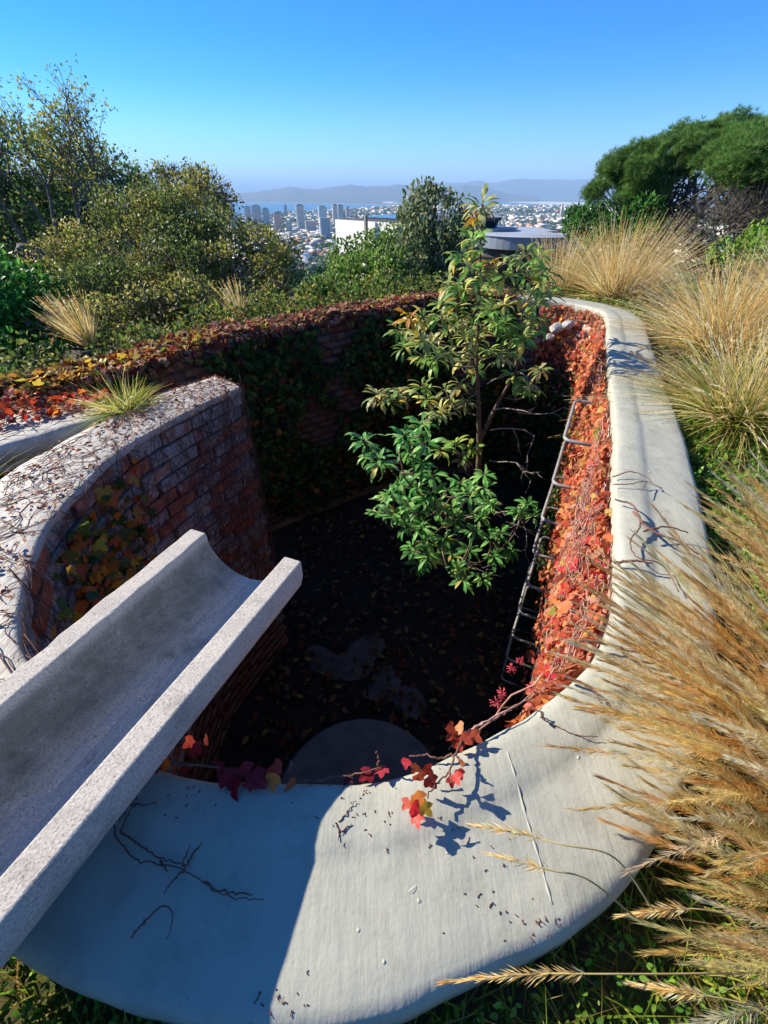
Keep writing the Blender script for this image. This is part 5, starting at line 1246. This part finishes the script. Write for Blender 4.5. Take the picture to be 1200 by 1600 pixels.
shrub('leafy_bush', 'small yellow-green bush behind the golden grasses at the right edge', (7.2, 9.3, gz(7.2,9.3)), c9, T_OVAL, 1800, (.05, .10), [('#7aa03a', 5), ('#8fae4a', 3), ('#5f8a2c', 3)], M['leaf'], 84, gap=-.2, stems=10, stem_r=.02)
c10 = cl([(1110,370,12.5,1.0),(1180,350,12.5,1.1),(1060,390,12.8,.7),(1240,360,12.5,1.2)])
shrub('twiggy_thicket', 'dark thicket of bare twigs under the nearer pine at the right edge', (9.2, 12.6, gz(9.2,12.6)), c10, T_RHOMB, 1800, (.06, .12), [('#4a4a34', 4), ('#5f6040', 3), ('#3a4a2c', 3)], M['leaf_dull'], 85, gap=-.1, stems=80, stem_r=.06, extra_twigs=900)
# ------------------------------------------------------------------ houses just down the slope
M['white_wall'] = noise_mat('white_render', [(0.3, (0.70, 0.70, 0.68)), (0.7, (0.82, 0.82, 0.80))], 1.5, bump=.1, second=([(0.4, (0.5,0.5,0.47)), (0.6, (0.6,0.6,0.57))], 0.9, .62, .8))
M['roof_dark'] = noise_mat('dark_roof', [(0.3, (0.05, 0.055, 0.06)), (0.7, (0.09, 0.095, 0.10))], 3, rough=.6, bump=.1)
M['panel'] = flat('solar_panel', (0.03, 0.05, 0.10), rough=.15, spec=.7)
M['metal_roof'] = noise_mat('metal_roof', [(0.3, (0.24, 0.29, 0.35)), (0.7, (0.34, 0.39, 0.45))], 1.2, rough=.38, bump=.05, spec=.6)
M['metal_roof'].node_tree.nodes['Principled BSDF'].inputs['Metallic'].default_value = .35
M['pale_roof'] = noise_mat('pale_roof_sheet', [(0.3, (0.27, 0.31, 0.36)), (0.7, (0.36, 0.40, 0.46))], 1.5, rough=.5, bump=.05)
M['dark_glass'] = flat('dark_glass', (0.02, 0.024, 0.028), rough=.08, spec=.8)
M['post_grey'] = flat('grey_post', (0.22, 0.22, 0.21))
M['timber_dark'] = flat('dark_wall', (0.06, 0.055, 0.05))

HY = 27.0
hb = at(517, 380, HY); hx0 = hb.x; hx1 = at(640, 360, HY).x; hz = at(520, 347, HY).z
house = tag(empty('white_house', (hx0, HY + 3, hz - 4.2)), 'white flat-roofed house with roof panels behind the light green shrub', 'house')
mb = MB(); mb.box((hx0 + 2.8, HY + 6.2, hz - 2.1), (5.6, 6.4, 4.2)); mb.build('wall', M['white_wall'], house)
mb = MB(); mb.box((hx0 + 2.8, HY + 6.2, hz - .02), (5.3, 6.1, .14)); rf = mb.build('roof', M['roof_dark'], house)
for k in range(4):
    mb = MB(); mb.box((hx0 + 1.1 + k*1.12, HY + 5.4, hz + .14), (1.05, 1.7, .04), Matrix.Rotation(R(3), 3, 'X')); mb.build('solar_panel', M['panel'], house)
mb = MB(); mb.box((hx0 + 3.4, HY + 2.7, hz - 1.75), (.14, .14, 4.1)); mb.build('post', M['post_grey'], house)
for k in range(2):
    mb = MB(); mb.box((hx0 + 1.0 + 2.6*k, HY + 2.98, hz - 2.2), (1.1, .08, 1.2)); f = mb.build('window', M['roof_dark'], house)
    mb = MB(); mb.box((hx0 + 1.0 + 2.6*k, HY + 2.93, hz - 2.2), (.96, .03, 1.06)); o = mb.build('pane', M['dark_glass']); o.parent = f
house.rotation_euler.z = R(-52)

# modern house with curved metal roof
MY = 21.0
def disc_prism(mb, c, rx, ry, z0, z1, n=56, rx2=None, ry2=None, a0=0, a1=2*math.pi):
    rx2 = rx2 or rx; ry2 = ry2 or ry; V = []; F = []
    for k in range(n):
        a = a0 + (a1-a0)*k/n; V.append((c[0] + rx*math.cos(a), c[1] + ry*math.sin(a), z0))
    for k in range(n):
        a = a0 + (a1-a0)*k/n; V.append((c[0] + rx2*math.cos(a), c[1] + ry2*math.sin(a), z1))
    for k in range(n): F.append((k, (k+1) % n, n + (k+1) % n, n + k))
    F.append(tuple(range(n))[::-1]); F.append(tuple(range(n, 2*n)))
    mb.add(V, F, False)
rz_top = at(840, 371, MY).z; rz_bot = at(840, 391, MY).z
cxm = (at(742, 380, MY).x + at(940, 380, MY).x)/2; rxm = (at(940, 380, MY).x - at(742, 380, MY).x)/2
mh = tag(empty('modern_house', (cxm, MY + 3, rz_bot - 3.4)), 'modern house with broad blue-grey metal roof and round lantern behind the pit tree', 'house')
mb = MB(); disc_prism(mb, (cxm, MY + 3.2), rxm*.93, 3.0, rz_bot - 3.4, rz_bot); mb.build('wall', M['timber_dark'], mh)
mb = MB(); disc_prism(mb, (cxm, MY + 3.2), rxm*1.0, 3.35, rz_bot - .01, rz_top); rf = mb.build('roof_edge', M['metal_roof'], mh)
mb = MB(); disc_prism(mb, (cxm, MY + 3.2), rxm*1.02, 3.4, rz_top, rz_top + .07, rx2=rxm*.9, ry2=3.0); mb.build('roof_sheet', M['pale_roof'], mh)
lx0, lx1 = at(748, 345, MY).x, at(812, 345, MY).x; lc = (lx0+lx1)/2; lr = (lx1-lx0)/2
z1, z2, z3 = at(780, 365, MY).z, at(780, 351, MY).z, at(780, 338, MY).z
mb = MB(); disc_prism(mb, (lc + .3, MY + 3.2), lr*1.5, lr*1.2, rz_top + .05, z1); mb.build('roof_tier', M['metal_roof'], mh)
mb = MB(); disc_prism(mb, (lc + .3, MY + 3.2), lr*1.58, lr*1.28, z1, z1 + .06); mb.build('tier_cap', M['pale_roof'], mh)
mb = MB(); disc_prism(mb, (lc, MY + 3.2), lr*.72, lr*.72, z1 + .05, z2 + .02, rx2=lr*.86, ry2=lr*.86); mb.build('lantern_glass', M['dark_glass'], mh)
mb = MB(); disc_prism(mb, (lc, MY + 3.2), lr*.9, lr*.9, z2 + .02, z2 + .16, rx2=lr*1.05, ry2=lr*1.05); mb.build('lantern_band', M['roof_dark'], mh)
mb = MB(); disc_prism(mb, (lc, MY + 3.2), lr*1.05, lr*1.05, z2 + .16, z3, rx2=lr*.5, ry2=lr*.5); mb.build('lantern_roof', M['pale_roof'], mh)
for k in range(7):
    a = R(205 + k*21); px_ = cxm + rxm*.935*math.cos(a); py_ = MY + 3.2 + 3.02*math.sin(a)
    mb = MB(); mb.box((px_, py_, rz_bot - 1.5), (.95, .06, 2.3), Matrix.Rotation(a + R(90), 3, 'Z')); mb.build('window', M['dark_glass'], mh)
mb = MB(); mb.box((at(905,380,MY).x, MY + 2.2, rz_top + .12), (1.5, 1.0, .05), Matrix.Rotation(R(6), 3, 'Y')); mb.build('solar_panel', M['panel'], mh)

# ------------------------------------------------------------------ city towers
def tower_mat(name, c, stripe, n, horiz=False, amt=.5):
    m, nt, b = new_mat(name); L = nt.links.new
    tc = N(nt, 'ShaderNodeTexCoord'); s = N(nt, 'ShaderNodeSeparateXYZ'); L(tc.outputs['Generated'], s.inputs[0])
    mu = N(nt, 'ShaderNodeMath', operation='MULTIPLY'); L(s.outputs['Z'], mu.inputs[0]); mu.inputs[1].default_value = n
    fr = N(nt, 'ShaderNodeMath', operation='FRACT'); L(mu.outputs[0], fr.inputs[0])
    gt = N(nt, 'ShaderNodeMath', operation='GREATER_THAN'); L(fr.outputs[0], gt.inputs[0]); gt.inputs[1].default_value = amt
    mx = N(nt, 'ShaderNodeMix', data_type='RGBA'); L(gt.outputs[0], mx.inputs[0]); mx.inputs[6].default_value = (*c, 1); mx.inputs[7].default_value = (*stripe, 1)
    L(mx.outputs[2], b.inputs['Base Color']); b.inputs['Roughness'].default_value = .5
    return m
TM = {'slate': tower_mat('slate_tower', (0.35,0.39,0.43), (0.17,0.20,0.25), 22), 'blue': tower_mat('glass_tower', (0.29,0.42,0.48), (0.13,0.22,0.28), 20),
      'brown': tower_mat('brown_tower', (0.58,0.36,0.29), (0.29,0.19,0.14), 18), 'cream': tower_mat('cream_tower', (0.70,0.70,0.65), (0.32,0.23,0.19), 20), 'teal': tower_mat('teal_tower', (0.43,0.58,0.61), (0.17,0.29,0.33), 18), 'grey': tower_mat('grey_tower', (0.49,0.49,0.48), (0.22,0.23,0.25), 16)}
M['fin_white'] = flat('white_fin', (.75,.74,.70)); M['fin_dark'] = flat('dark_fin', (.10,.09,.08))
PLAIN = -147.2
def tower(label, x0, x1, ytop, Y, mat, fin=None, crown=True):
    p0, p1 = at(x0, ytop, Y), at(x1, ytop, Y); wd_ = p1.x - p0.x; cx_ = (p0.x+p1.x)/2; zt = p0.z
    zb = gz(cx_, Y) - 1
    e = tag(empty('tower_block', (cx_, Y, zb)), label, 'tower block', 'tower blocks in the city centre')
    dp = wd_*.8; rot = Matrix.Rotation(R(12), 3, 'Z')
    mb = MB(); mb.box((cx_, Y, (zt+zb)/2), (wd_*.92, dp, zt-zb), rot); mb.build('shaft', TM[mat], e)
    if crown:
        mb = MB(); mb.box((cx_, Y, zt + 2.2), (wd_*.55, dp*.55, 5), rot); mb.build('plant_room', M['fin_dark'], e)
    if fin:
        for k in ((-.5, .5) if fin != 'left' else (-.5,)):
            mb = MB(); mb.box(Vector((cx_, Y, (zt+zb)/2 + 1)) + rot @ Vector((k*wd_*.92, -dp*.3, 0)), (wd_*.16, dp*.5, zt-zb), rot); mb.build('stair_fin', M['fin_white'], e)
tower('dark slate tower, widest and farthest left in the city view', 347, 366, 318, 3000, 'slate')
tower('left half of the dark twin towers in the city view', 381, 391, 323, 3300, 'slate')
tower('right half of the dark twin towers, slightly taller', 392, 407, 321.5, 3250, 'slate')
tower('slim blue glass tower right of the dark twin towers', 409, 420, 326, 3100, 'blue')
tower('reddish brown tower standing lower and nearer than the rest', 427, 438, 333, 2500, 'brown', 'left')
tower('cream and brown striped tower with white side fins in mid city', 462, 474, 320.5, 2900, 'cream', 'both')
tower('teal tower with one white edge above the round glass block', 497, 510, 323, 3300, 'teal', 'left')
tower('grey tower with white stair fin close to the white house', 519, 527, 320.5, 3100, 'cream', 'left')
tower('blue-grey companion tower attached right of the white-finned one', 527, 536, 321, 3180, 'blue')
tower('bluish glass block with white left edge, lowest and nearest of the towers', 499, 515, 340, 2200, 'blue', 'left', False)
tower('small far slate tower standing against the bay', 443, 448, 321, 4400, 'slate')
tower('pale far block right of the white-finned tower near the bay', 540, 546, 324, 4200, 'grey')
tower('slim pale tower far off in the right-hand suburbs', 878, 881, 318.5, 4200, 'cream', None, False)
tower('low wide grey block beneath the striped tower', 476, 494, 345, 2600, 'grey', None, False)
tower('short slate block left of the brown tower', 446, 456, 346, 2500, 'grey', None, False)
tower('pale block between the teal tower and the white house', 511, 519, 346, 2500, 'cream', None, False)

# ------------------------------------------------------------------ suburb roofs and trees on the plain
rng = np.random.default_rng(77); rn = random.Random(77)
HM = [flat('house_white', (.72,.70,.66)), flat('house_cream', (.58,.52,.44)), flat('house_grey', (.36,.36,.36)), flat('house_terracotta', (.40,.20,.13)), flat('house_pale', (.80,.79,.76))]
def house_mesh(k, mat):
    # gable or flat box, unit footprint
    if k % 2:
        V = [(-.5,-.5,0),(.5,-.5,0),(.5,.5,0),(-.5,.5,0),(-.5,-.5,.7),(.5,-.5,.7),(.5,.5,.7),(-.5,.5,.7),(-.5,0,1.1),(.5,0,1.1)]
        F = [(0,1,5,4),(2,3,7,6),(1,2,6,9,5),(3,0,4,8,7),(4,5,9,8),(6,7,8,9),(3,2,1,0)]
    else:
        V = [(x,y,z) for x in (-.5,.5) for y in (-.5,.5) for z in (0,1)] + [(x*.5+.1,y*.5,z) for x in (-.5,.5) for y in (-.5,.5) for z in (.98,1.25)]
        q = [(0,1,3,2),(4,6,7,5),(0,4,5,1),(2,3,7,6),(0,2,6,4),(1,5,7,3)]; F = q + [tuple(i+8 for i in f) for f in q]
    me = bpy.data.meshes.new('house'); me.from_pydata(V, [], F); me.materials.append(mat); return me
hms = [house_mesh(k, HM[k % 5]) for k in range(10)]
spots = []
while len(spots) < 4600:
    lo_, hi_ = (1300, 9000)
    Y = math.exp(rn.uniform(math.log(lo_), math.log(hi_))); a = rn.uniform(-.45, .72)
    X = a*Y
    nd = np.interp(a, NEAR_AZ, NEAR_D)
    if a < NEAR_AZ[-1] and Y > nd - 150: continue
    if mnoise.noise(Vector((X/350, Y/350, 3.3))) + rn.gauss(0,.25) < -.05: continue
    spots.append((X, Y))
def seen(x, y):
    az = x/y; return (px_az(415) < az < px_az(525)) or (px_az(745) < az < px_az(925))
vis = sorted([s for s in spots if seen(*s)], key=lambda s: s[1])
one = vis[:250]; oneset = set(one)
for (X, Y) in one:
    o = bpy.data.objects.new('house', rn.choice(hms)); link(o)
    s = rn.uniform(9, 20); o.location = (X, Y, gz(X, Y) - .5); o.scale = (s*rn.uniform(1, 1.7), s, rn.uniform(5, 13)); o.rotation_euler = (0, 0, rn.uniform(0, 3.14))
    side_ = 'on the plain left of the white flat-roofed house' if X/Y < px_az(600) else 'on the plain between pit tree and pines'
    tag(o, f"{('tiny','small','far-off')[0 if Y > 2600 else 1 if Y > 1500 else 2]} {o.data.materials[0].name[6:]} house {side_}", 'house', 'houses on the city plain')
q = np.array([(x,y,z) for x in (-.5,.5) for y in (-.5,.5) for z in (0,1)], float); fq = np.array([(0,1,3,2),(4,6,7,5),(0,4,5,1),(2,3,7,6),(0,2,6,4),(1,5,7,3)])
rest = [s for s in spots if s not in oneset] 
V = []; F = []; cc = []
hc = [srgb(h) for h in ('#e8e6e0', '#d8d0c4', '#b8b4ac', '#b08468', '#f0eeea', '#c8c0b0')]
for k, (X, Y) in enumerate(rest):
    s = rn.uniform(10, 26) * (1 + Y/9000); a = rn.uniform(0, 3.14); c, sn = math.cos(a), math.sin(a); b = q*np.array([s*rn.uniform(1,2), s, rn.uniform(5, 14)*(1 + Y/12000)])
    V.append(np.c_[b[:,0]*c - b[:,1]*sn + X, b[:,0]*sn + b[:,1]*c + Y, b[:,2] + gz(X, Y) - .5]); F.append(fq + 8*k); cc.append(np.repeat([rn.choice(hc)], 8, 0))
o = obj_np('far_suburb', np.vstack(V), np.vstack(F), leaf_mat('far_walls', 0, .8, .2), colors=np.vstack(cc)); tag(o, 'mass of tiny pale far-off buildings spread over the plain', 'suburb', kind='stuff')
bm = bmesh.new(); bmesh.ops.create_icosphere(bm, subdivisions=1, radius=1); bm.verts.ensure_lookup_table()
ico = (np.array([tuple(v.co) for v in bm.verts]), np.array([[v.index for v in f.verts] for f in bm.faces])); bm.free()
n = 6500; Y = np.exp(rng.uniform(math.log(500), math.log(7000), n)); X = Y*rng.uniform(-.45, .72, n)
ok = ~((X/Y < NEAR_AZ[-1]) & (Y > np.interp(X/Y, NEAR_AZ, NEAR_D) - 150)); X, Y = X[ok], Y[ok]; n = len(X)
sz = rng.uniform(4, 9, n)*(1 + Y/5000); p = np.c_[X, Y, ground_z(X, Y) + sz*.4]
V, F = batch(ico, p, frames(rnd_dir(n, rng), rnd_dir(n, rng)), sz); V += rng.standard_normal(V.shape)*.6
o = obj_np('far_trees', V, F, leaf_mat('far_foliage', 0, .9, .1), colors=np.repeat(pal(n, [('#3f5a34', 4), ('#4f6a3c', 3), ('#34502e', 3), ('#6a7a4a', 1)], .15, rng), len(ico[0]), 0)); tag(o, 'far-off trees scattered between the houses of the plain', 'trees', kind='stuff')

# ------------------------------------------------------------------ mountains
M['mountain'] = noise_mat('mountain_scrub', [(0.3, (0.05, 0.055, 0.05)), (0.7, (0.12, 0.115, 0.10))], 1.0, bump=0)
def mountains(name, prof, Y, depth, seed):
    xs = np.array([p[0] for p in prof], float); n = 420
    pxs = np.linspace(xs[0], xs[-1], n); pys = np.interp(pxs, xs, [p[1] for p in prof])
    rows = 16; V = []
    for j in range(rows):
        f = j/(rows-1); 
        for i in range(n):
            p = at(pxs[i], pys[i], Y); h = p.z + 150
            yy = Y + depth*(f - .5); prof_h = (1 - abs(2*f - 1)) ** .85
            nz = 1 + .25*mnoise.fractal(Vector((p.x/1500, yy/1500, seed)), 1, 2, 5)*(1 - prof_h) + .06*mnoise.fractal(Vector((p.x/400, yy/500, seed+4)), 1, 2, 4)
            V.append((p.x*(yy/Y), yy, -150 + h*prof_h*nz - 4))
    F = [(j*n+i, j*n+i+1, (j+1)*n+i+1, (j+1)*n+i) for j in range(rows-1) for i in range(n-1)]
    o = obj_np(name, np.array(V), np.array(F), M['mountain'], smooth=True); o['kind'] = 'structure'; return o
mountains('hills', [(-200,306),(355,303.5),(400,298.5),(440,293.5),(457,290),(475,294),(500,294.5),(525,289.5),(550,287),(570,290),(600,289.5),(625,287),(650,289),(680,292),(700,290),(725,286),(750,290),(775,297),(800,302.5),(840,306)], 19000, 5200, 1.0)
mountains('mountain_range', [(300,304),(560,300),(640,290),(680,284),(720,285),(745,279.5),(765,284),(785,281),(815,277),(830,279),(860,279),(880,280),(910,278),(960,284),(1050,280),(1200,285),(1500,280)], 28000, 7000, 5.0)

# ------------------------------------------------------------------ haze: even pale air round everything
hz_m = bpy.data.materials.new('haze_air'); hz_m.use_nodes = True; nt = hz_m.node_tree; nt.nodes.clear()
pv = nt.nodes.new('ShaderNodeVolumePrincipled'); pv.inputs['Color'].default_value = (0.42, 0.67, 1.0, 1); pv.inputs['Density'].default_value = HAZE; pv.inputs['Anisotropy'].default_value = 0.0
mo = nt.nodes.new('ShaderNodeOutputMaterial'); nt.links.new(pv.outputs[0], mo.inputs['Volume'])
mb = MB(); mb.box((0, 0, 340), (190000, 190000, 1010)); hz = mb.build('haze', hz_m, origin=(0, 0, 340)); tag(hz, 'pale blue haze filling the air over city and mountains', 'haze', kind='stuff')
